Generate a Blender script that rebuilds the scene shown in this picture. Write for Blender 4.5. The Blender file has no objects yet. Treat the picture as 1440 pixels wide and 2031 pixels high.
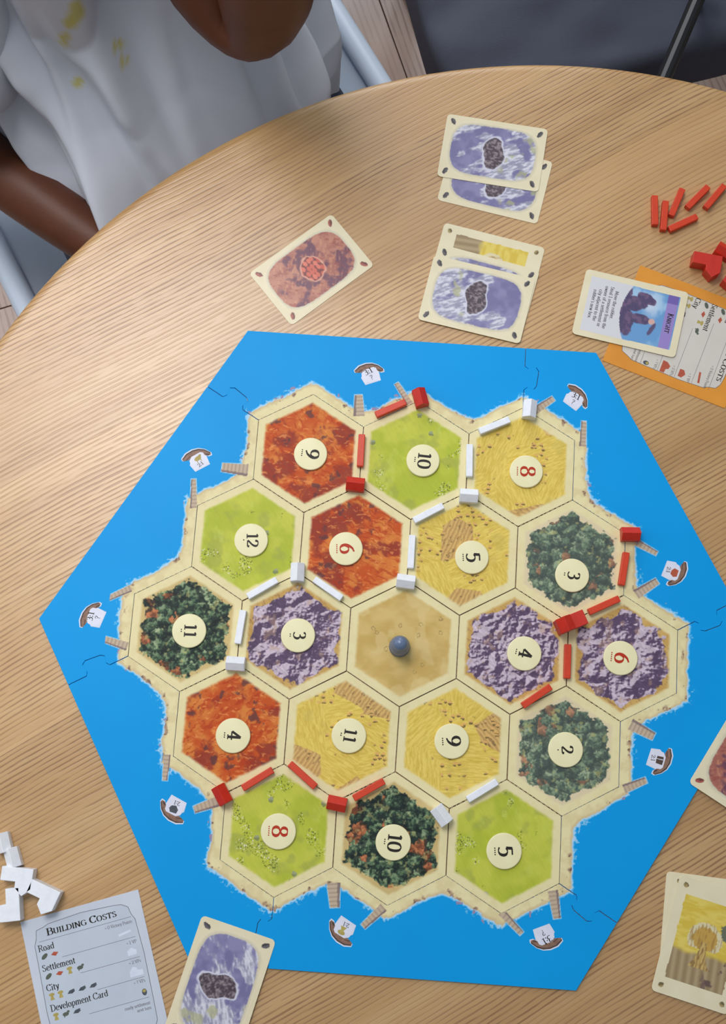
import bpy, bmesh, math, random
import numpy as np
from mathutils import Matrix, Vector
random.seed(4)
# ------------------------------------------------------------------ camera, world, light, exposure
TT = 0.74                      # height of the table top
BT = TT + 0.002                # height of the board surface (2 mm card)
FPX = 2535.8; W, H = 1440, 2031
R = np.array([[0.99771006, -0.06547546, 0.01695871], [0.06756374, 0.97639666, -0.20514555], [-0.00312643, 0.20582158, 0.97858454]])
CAM = np.array([-0.01949491, -0.09889875, BT + 0.92259026])
sc = bpy.context.scene
C = sc.collection
cd = bpy.data.cameras.new('camera'); cam = bpy.data.objects.new('camera', cd); C.objects.link(cam)
M4 = Matrix([list(R[0]) + [CAM[0]], list(R[1]) + [CAM[1]], list(R[2]) + [CAM[2]], [0, 0, 0, 1]])
cam.matrix_world = M4
cd.sensor_fit = 'VERTICAL'; cd.sensor_height = 24.0; cd.lens = FPX / H * 24.0
cd.clip_start = 0.02; cd.clip_end = 60
sc.camera = cam
sc.view_settings.view_transform = 'Standard'; sc.view_settings.look = 'None'
sc.view_settings.gamma = 1; sc.view_settings.use_curve_mapping = False
sc.view_settings.exposure = 0.0
wd = bpy.data.worlds.new('world'); sc.world = wd; wd.use_nodes = True
bg = wd.node_tree.nodes['Background']; bg.inputs[0].default_value = (0.82, 0.90, 1.0, 1); bg.inputs[1].default_value = 0.44

def area(name, loc, target, size, sizey, power, col):
    l = bpy.data.lights.new(name, 'AREA'); l.shape = 'RECTANGLE'; l.size = size; l.size_y = sizey; l.energy = power; l.color = col
    o = bpy.data.objects.new(name, l); C.objects.link(o); o.location = loc
    o.rotation_euler = (Vector(target) - Vector(loc)).to_track_quat('-Z', 'Y').to_euler(); return o
area('window_daylight', (-1.93, 0.60, 1.75), (0.0, 0.0, TT), 1.7, 1.5, 10, (0.95, 0.98, 1.0))
area('back_window_daylight', (-0.40, 2.36, 1.85), (0.1, 0.2, TT), 1.2, 1.3, 22, (0.93, 0.97, 1.0))
cl_ = area('added_glare_light', (-0.62, 0.80, 2.6), (-0.52, 0.28, TT), .8, .8, 5.0, (1.0, 0.96, 0.95)); cl_.data.spread = math.radians(70)  # added overhead area light: sheen on the table's upper left, falloff to the right

# ------------------------------------------------------------------ helpers
def un(u, v, z=0.0):
    """a point at height z above the board that was seen at (u, v)"""
    d = R @ np.array([(u - W / 2) / FPX, -(v - H / 2) / FPX, -1.0]); t = (BT + z - CAM[2]) / d[2]
    return CAM + t * d
def proj(P):
    Y = (np.asarray(P) - CAM) @ R
    return np.stack([W / 2 + FPX * Y[..., 0] / -Y[..., 2], H / 2 - FPX * Y[..., 1] / -Y[..., 2]], -1)
def lin(c):
    c = np.asarray(c, float) / 255.0
    return np.where(c <= 0.04045, c / 12.92, ((c + 0.055) / 1.055) ** 2.4)
def col4(c): return tuple(lin(c)) + (1.0,)
def sst(a, b, x):
    t = np.clip((x - a) / (b - a), 0, 1); return t * t * (3 - 2 * t)
def mix(a, b, t): 
    a = np.asarray(a, float); b = np.asarray(b, float); return a + (b - a) * t[:, None]
def h2(ix, iy, s):
    n = (ix.astype(np.int64) * 374761393 + iy.astype(np.int64) * 668265263 + int(s) * 2147483647 * 3 + int(s) * 974634777) & 0xFFFFFFFF
    n = ((n ^ (n >> 13)) * 1274126177) & 0xFFFFFFFF
    n = ((n ^ (n >> 16)) * 2246822519) & 0xFFFFFFFF
    return ((n ^ (n >> 15)) & 0xFFFFFF) / float(0x1000000)
def vn(x, y, s):
    ix = np.floor(x); iy = np.floor(y); fx = x - ix; fy = y - iy; fx = fx * fx * (3 - 2 * fx); fy = fy * fy * (3 - 2 * fy)
    a = h2(ix, iy, s); b = h2(ix + 1, iy, s); c = h2(ix, iy + 1, s); d = h2(ix + 1, iy + 1, s)
    return (a + (b - a) * fx) * (1 - fy) + (c + (d - c) * fx) * fy
def fbm(x, y, s, o=4):
    r = 0; a = .5; t = 0
    for k in range(o):
        r = r + a * vn(x * 2 ** k + 17.3 * k, y * 2 ** k - 9.1 * k, s + k); t += a; a *= .55
    return r / t
def voro(x, y, s, j=.9):
    ix = np.floor(x); iy = np.floor(y); b = np.full(x.shape, 9.); dx = np.zeros(x.shape); dy = np.zeros(x.shape); idn = np.zeros(x.shape)
    for a in (-1, 0, 1):
        for c in (-1, 0, 1):
            px = ix + a + .5 + j * (h2(ix + a, iy + c, s) - .5); py = iy + c + .5 + j * (h2(ix + a, iy + c, s + 7) - .5)
            d = (x - px) ** 2 + (y - py) ** 2; m = d < b
            b = np.where(m, d, b); dx = np.where(m, x - px, dx); dy = np.where(m, y - py, dy); idn = np.where(m, h2(ix + a, iy + c, s + 13), idn)
    return np.sqrt(b), dx, dy, idn

# ------------------------------------------------------------------ materials
def bsdf(name, col, rough=.5, spec=.5, metal=0):
    m = bpy.data.materials.new(name); m.use_nodes = True; b = m.node_tree.nodes['Principled BSDF']
    b.inputs['Base Color'].default_value = col4(col); b.inputs['Roughness'].default_value = rough
    b.inputs['Specular IOR Level'].default_value = spec; b.inputs['Metallic'].default_value = metal
    return m, m.node_tree, b
def noisy(name, col, col2, scale, rough=.5, spec=.5, bump=0., bscale=None, stretch=(1, 1, 1)):
    m, nt, b = bsdf(name, col, rough, spec); N = nt.nodes; L = nt.links
    tc = N.new('ShaderNodeTexCoord'); mp = N.new('ShaderNodeMapping'); mp.inputs['Scale'].default_value = stretch
    L.new(tc.outputs['Object'], mp.inputs[0]); n = N.new('ShaderNodeTexNoise'); n.inputs['Scale'].default_value = scale; n.inputs['Detail'].default_value = 4
    L.new(mp.outputs[0], n.inputs['Vector']); r = N.new('ShaderNodeValToRGB'); r.color_ramp.elements[0].position = .3; r.color_ramp.elements[1].position = .7
    r.color_ramp.elements[0].color = col4(col); r.color_ramp.elements[1].color = col4(col2)
    L.new(n.outputs[0], r.inputs[0]); L.new(r.outputs[0], b.inputs['Base Color'])
    if bump:
        n2 = N.new('ShaderNodeTexNoise'); n2.inputs['Scale'].default_value = bscale or scale * 4; L.new(mp.outputs[0], n2.inputs['Vector'])
        bp = N.new('ShaderNodeBump'); bp.inputs['Strength'].default_value = bump; bp.inputs['Distance'].default_value = .001
        L.new(n2.outputs[0], bp.inputs['Height']); L.new(bp.outputs[0], b.inputs['Normal'])
    return m
def printed(name, rough, spec=.5):
    m, nt, b = bsdf(name, (255, 255, 255), rough, spec); N = nt.nodes; L = nt.links
    a = N.new('ShaderNodeAttribute'); a.attribute_name = 'Col'
    tc = N.new('ShaderNodeTexCoord'); n = N.new('ShaderNodeTexNoise'); n.inputs['Scale'].default_value = 2500; L.new(tc.outputs['Object'], n.inputs['Vector'])
    L.new(a.outputs['Color'], b.inputs['Base Color'])
    bp = N.new('ShaderNodeBump'); bp.inputs['Strength'].default_value = .08; bp.inputs['Distance'].default_value = .0003
    L.new(n.outputs[0], bp.inputs['Height']); L.new(bp.outputs[0], b.inputs['Normal'])
    return m
SEA = (0, 152, 226)
CREAM = (232, 221, 172)
CARDC = (232, 222, 190)
M = {}
M['print'] = printed('printed_cardboard', .48, .16)
M['cardprint'] = printed('printed_playing_card', .38, .45)
M['sea'] = noisy('blue_sea_print', SEA, (0, 157, 230), 12, .48, .16)
M['cream'] = noisy('cream_token_print', (240, 234, 190), (235, 228, 180), 90, .45, .4)
M['ink'] = noisy('black_ink', (28, 24, 20), (40, 34, 28), 300, .5, .3)
M['redink'] = noisy('red_ink', (190, 52, 20), (176, 44, 18), 300, .5, .3)
M['greyink'] = noisy('grey_ink', (96, 92, 98), (110, 105, 110), 300, .5, .3)
M['red'] = noisy('red_painted_wood', (206, 42, 18), (190, 34, 15), 160, .42, .5, .1, 900)
M['orange'] = noisy('orange_red_painted_wood', (214, 62, 18), (204, 52, 14), 160, .42, .5, .1, 900)
M['white'] = noisy('white_painted_wood', (240, 244, 250), (228, 233, 242), 160, .45, .5, .1, 900)
M['robber'] = noisy('blue_grey_painted_wood', (104, 122, 152), (92, 110, 140), 200, .32, .6)
M['card'] = noisy('cream_card_stock', CARDC, (226, 215, 180), 60, .4, .45)
M['costcard'] = noisy('pale_blue_grey_card_stock', (205, 212, 224), (197, 205, 218), 30, .45, .4)
M['orangecard'] = noisy('orange_card_stock', (226, 152, 50), (216, 140, 44), 30, .45, .4)
M['parch'] = noisy('pale_panel_print', (214, 208, 198), (206, 200, 190), 40, .45, .4)
M['panel'] = noisy('grey_panel_print', (196, 206, 218), (188, 198, 212), 40, .45, .4)
M['skin'] = noisy('brown_skin', (98, 55, 34), (86, 46, 28), 25, .5, .4, .15, 300)
M['lip'] = noisy('lip_skin', (96, 48, 40), (84, 42, 36), 60, .45, .4)
M['hair'] = noisy('black_hair', (22, 18, 17), (34, 28, 26), 120, .5, .5, .5, 400, (1, 1, .1))
M['shorts'] = noisy('dark_cotton', (70, 76, 92), (60, 66, 82), 60, .8, .2, .2)
M['plastic'] = noisy('white_plastic_shell', (206, 218, 232), (198, 211, 228), 4, .35, .5)
M['greyfab'] = noisy('blue_grey_upholstery', (84, 87, 100), (74, 78, 92), 5, .85, .2, .3, 600)
M['darkfab'] = noisy('charcoal_upholstery', (62, 56, 60), (54, 49, 54), 8, .85, .2, .3, 600)
M['metal'] = noisy('black_metal', (16, 16, 20), (22, 22, 26), 20, .35, .5)
M['darkwood'] = noisy('dark_brown_wood', (92, 56, 40), (76, 44, 32), 20, .5, .4, .2, 60, (1, 1, .1))
M['legwood'] = noisy('oak_leg_wood', (206, 164, 116), (188, 146, 100), 20, .5, .4, .2, 60, (1, 1, .1))
M['yellow'] = noisy('golden_ink', (186, 170, 96), (170, 152, 84), 200, .5, .3)
M['brown'] = noisy('brown_ink', (150, 118, 100), (126, 94, 78), 400, .5, .3)
M['dkbrown'] = noisy('dark_brown_ink', (92, 74, 66), (74, 60, 54), 400, .5, .3)
M['brickink'] = noisy('brick_red_ink', (186, 92, 66), (172, 80, 58), 400, .5, .3)
M['oreink'] = noisy('slate_ink', (86, 92, 100), (66, 72, 80), 500, .5, .3)
M['greenink'] = noisy('olive_ink', (98, 104, 92), (82, 90, 78), 500, .5, .3)
M['sail'] = noisy('white_sail_print', (226, 228, 242), (216, 220, 236), 200, .45, .4)
M['paleink'] = noisy('pale_blue_ink', (218, 226, 240), (210, 219, 235), 200, .5, .3)

def wood_material(name, ang, c_lo, c_mid, c_hi, pore, along=3.5, across=150., rough=.42, stave=.085):
    m, nt, b = bsdf(name, c_mid, rough, .85); N = nt.nodes; L = nt.links
    tc = N.new('ShaderNodeTexCoord'); rot = N.new('ShaderNodeMapping'); rot.inputs['Rotation'].default_value = (0, 0, -ang)
    L.new(tc.outputs['Object'], rot.inputs[0])
    # gentle wander of the grain
    w = N.new('ShaderNodeTexNoise'); w.inputs['Scale'].default_value = 2.2; w.inputs['Detail'].default_value = 2
    L.new(rot.outputs[0], w.inputs['Vector'])
    wm = N.new('ShaderNodeVectorMath'); wm.operation = 'MULTIPLY'; wm.inputs[1].default_value = (0, .03, 0); L.new(w.outputs['Color'], wm.inputs[0])
    ad = N.new('ShaderNodeVectorMath'); ad.operation = 'ADD'; L.new(rot.outputs[0], ad.inputs[0]); L.new(wm.outputs[0], ad.inputs[1])
    sx = N.new('ShaderNodeSeparateXYZ'); L.new(ad.outputs[0], sx.inputs[0])
    # staves: each board shifted along and tinted on its own
    dv = N.new('ShaderNodeMath'); dv.operation = 'DIVIDE'; dv.inputs[1].default_value = stave; L.new(sx.outputs['Y'], dv.inputs[0])
    fl = N.new('ShaderNodeMath'); fl.operation = 'FLOOR'; L.new(dv.outputs[0], fl.inputs[0])
    wn = N.new('ShaderNodeTexWhiteNoise'); wn.noise_dimensions = '1D'; L.new(fl.outputs[0], wn.inputs['W'])
    off = N.new('ShaderNodeMath'); off.operation = 'MULTIPLY_ADD'; off.inputs[1].default_value = 7.0; L.new(wn.outputs['Value'], off.inputs[0]); L.new(sx.outputs['X'], off.inputs[2])
    cb = N.new('ShaderNodeCombineXYZ'); L.new(off.outputs[0], cb.inputs['X']); L.new(sx.outputs['Y'], cb.inputs['Y']); L.new(sx.outputs['Z'], cb.inputs['Z'])
    def nz(ax, ac, det, dist=0.):
        mp = N.new('ShaderNodeMapping'); mp.inputs['Scale'].default_value = (ax, ac, 1); L.new(cb.outputs[0], mp.inputs[0])
        n = N.new('ShaderNodeTexNoise'); n.inputs['Scale'].default_value = 1; n.inputs['Detail'].default_value = det; n.inputs['Distortion'].default_value = dist
        L.new(mp.outputs[0], n.inputs['Vector']); return n.outputs[0]
    n1 = nz(along * .5, across * .22, 3, .3)
    r = N.new('ShaderNodeValToRGB'); e = r.color_ramp.elements; e[0].position = .30; e[0].color = col4(c_lo); e[1].position = .70; e[1].color = col4(c_hi)
    q = e.new(.5); q.color = col4(c_mid); L.new(n1, r.inputs[0])
    # rhythmic latewood lines
    mpw = N.new('ShaderNodeMapping'); mpw.inputs['Scale'].default_value = (.35, 1, 1); L.new(cb.outputs[0], mpw.inputs[0])
    wv = N.new('ShaderNodeTexWave'); wv.wave_type = 'BANDS'; wv.bands_direction = 'Y'; wv.inputs['Scale'].default_value = across * .60; wv.inputs['Distortion'].default_value = 3.6
    wv.inputs['Detail'].default_value = 2; wv.inputs['Detail Scale'].default_value = .35; wv.inputs['Detail Roughness'].default_value = .5
    L.new(mpw.outputs[0], wv.inputs['Vector'])
    fine = nz(along * 11, across * 3.0, 4, .4)
    mu = N.new('ShaderNodeMath'); mu.operation = 'MULTIPLY'; L.new(wv.outputs['Fac'], mu.inputs[0]); L.new(fine, mu.inputs[1])
    r2 = N.new('ShaderNodeValToRGB'); r2.color_ramp.elements[0].position = .28; r2.color_ramp.elements[0].color = (0, 0, 0, 1); r2.color_ramp.elements[1].position = .52; r2.color_ramp.elements[1].color = (1, 1, 1, 1)
    L.new(mu.outputs[0], r2.inputs[0])
    mx = N.new('ShaderNodeMix'); mx.data_type = 'RGBA'; mx.inputs[7].default_value = col4(pore)
    zone = nz(along * .6, across * .10, 2); zr = N.new('ShaderNodeMapRange'); zr.inputs['From Min'].default_value = .36; zr.inputs['From Max'].default_value = .56; zr.inputs['To Min'].default_value = .22; zr.inputs['To Max'].default_value = .80; L.new(zone, zr.inputs['Value'])
    k = N.new('ShaderNodeMath'); k.operation = 'MULTIPLY'; L.new(zr.outputs[0], k.inputs[1]); L.new(r2.outputs[0], k.inputs[0]); L.new(k.outputs[0], mx.inputs[0])
    L.new(r.outputs[0], mx.inputs[6])
    hs = N.new('ShaderNodeHueSaturation'); tv = N.new('ShaderNodeMapRange'); tv.inputs['To Min'].default_value = .93; tv.inputs['To Max'].default_value = 1.05
    L.new(wn.outputs['Value'], tv.inputs['Value']); L.new(tv.outputs[0], hs.inputs['Value']); L.new(mx.outputs[2], hs.inputs['Color'])
    L.new(hs.outputs[0], b.inputs['Base Color'])
    bp = N.new('ShaderNodeBump'); bp.inputs['Strength'].default_value = .25; bp.inputs['Distance'].default_value = .0004; bp.invert = True
    L.new(r2.outputs[0], bp.inputs['Height']); L.new(bp.outputs[0], b.inputs['Normal'])
    return m
M['oak'] = wood_material('pale_oak', math.radians(34), (178, 136, 84), (192, 151, 98), (202, 165, 114), (136, 94, 50), rough=.36)
M['floor'] = wood_material('floor_oak', math.radians(0), (172, 148, 134), (182, 158, 146), (190, 168, 158), (148, 122, 108), 2, 60, .35, 50.)

# ------------------------------------------------------------------ object helpers
def link(name, me, mat, parent=None):
    o = bpy.data.objects.new(name, me); C.objects.link(o)
    if mat: me.materials.append(mat)
    if parent: o.parent = parent
    return o
def tag(o, label=None, cat=None, group=None, kind=None):
    for k, v in (('label', label), ('category', cat), ('group', group), ('kind', kind)):
        if v: o[k] = v
    return o
def place(o, x, y, z, rz=0): o.location = (x, y, z); o.rotation_euler = (0, 0, rz); return o
def raw(name, V, F, mat, parent=None, col=None, smooth=False):
    """V nx3 (metres), F mxk index array"""
    V = np.asarray(V, np.float32); F = np.asarray(F, np.int32); me = bpy.data.meshes.new(name)
    me.vertices.add(len(V)); me.vertices.foreach_set('co', V.ravel()); k = F.shape[1]
    me.loops.add(F.size); me.loops.foreach_set('vertex_index', F.ravel()); me.polygons.add(len(F))
    me.polygons.foreach_set('loop_start', np.arange(0, F.size, k, dtype=np.int32)); me.polygons.foreach_set('loop_total', np.full(len(F), k, np.int32))
    if smooth: me.polygons.foreach_set('use_smooth', np.ones(len(F), bool))
    me.update(calc_edges=True)
    if col is not None:
        a = me.color_attributes.new('Col', 'FLOAT_COLOR', 'POINT'); c = np.ones((len(V), 4), np.float32); c[:, :3] = lin(np.clip(col, 0, 255)); a.data.foreach_set('color', c.ravel())
    return link(name, me, mat, parent)
def prism(name, pts, z0, z1, mat, parent=None, scale=.001, bevel=0, smooth=False):
    """flat polygon outline (mm) extruded between two heights (mm)"""
    bm = bmesh.new(); lo = [bm.verts.new((x * scale, y * scale, z0 * scale)) for x, y in pts]; f = bm.faces.new(lo)
    r = bmesh.ops.extrude_face_region(bm, geom=[f]); bmesh.ops.translate(bm, vec=(0, 0, (z1 - z0) * scale), verts=[v for v in r['geom'] if isinstance(v, bmesh.types.BMVert)])
    bmesh.ops.recalc_face_normals(bm, faces=bm.faces)
    me = bpy.data.meshes.new(name); bm.to_mesh(me); bm.free(); o = link(name, me, mat, parent)
    if bevel:
        b = o.modifiers.new('b', 'BEVEL'); b.width = bevel * scale; b.segments = 2; b.limit_method = 'ANGLE'; b.angle_limit = .6
    return o
def sheet(name, polys, z, mat, parent=None):
    """flat printed shapes (mm), each a polygon"""
    V = []; F = []
    for n_, p in enumerate(polys):
        ar = sum(p[i - 1][0] * p[i][1] - p[i][0] * p[i - 1][1] for i in range(len(p)))
        if ar < 0: p = list(p)[::-1]
        zz_ = z * .001 + min(n_ * 4e-7, 2e-5); F.append(tuple(range(len(V), len(V) + len(p)))); V += [(x * .001, y * .001, zz_) for x, y in p]
    me = bpy.data.meshes.new(name); me.from_pydata(V, [], F); me.update(); return link(name, me, mat, parent)
def box(name, sx, sy, sz, mat, parent=None, bevel=0., z0=0.):
    o = prism(name, [(-sx / 2, -sy / 2), (sx / 2, -sy / 2), (sx / 2, sy / 2), (-sx / 2, sy / 2)], z0, z0 + sz, mat, parent, 1., 0)
    if bevel:
        b = o.modifiers.new('b', 'BEVEL'); b.width = bevel; b.segments = 3
        for p in o.data.polygons: p.use_smooth = False
    return o
def rrect(w, h, r, n=5):
    P = []
    for cx, cy, a in ((w / 2 - r, h / 2 - r, 0), (-w / 2 + r, h / 2 - r, 90), (-w / 2 + r, -h / 2 + r, 180), (w / 2 - r, -h / 2 + r, 270)):
        for k in range(n + 1):
            t = math.radians(a + 90 * k / n); P.append((cx + r * math.cos(t), cy + r * math.sin(t)))
    return P
def lathe(name, prof, mat, parent=None, n=48, scale=.001):
    V = []; F = []
    for r, z in prof:
        for k in range(n): a = 2 * math.pi * k / n; V.append((r * math.cos(a) * scale, r * math.sin(a) * scale, z * scale))
    for i in range(len(prof) - 1):
        for k in range(n): F.append((i * n + k, i * n + (k + 1) % n, (i + 1) * n + (k + 1) % n, (i + 1) * n + k))
    return raw(name, V, F, mat, parent, smooth=True)

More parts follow.
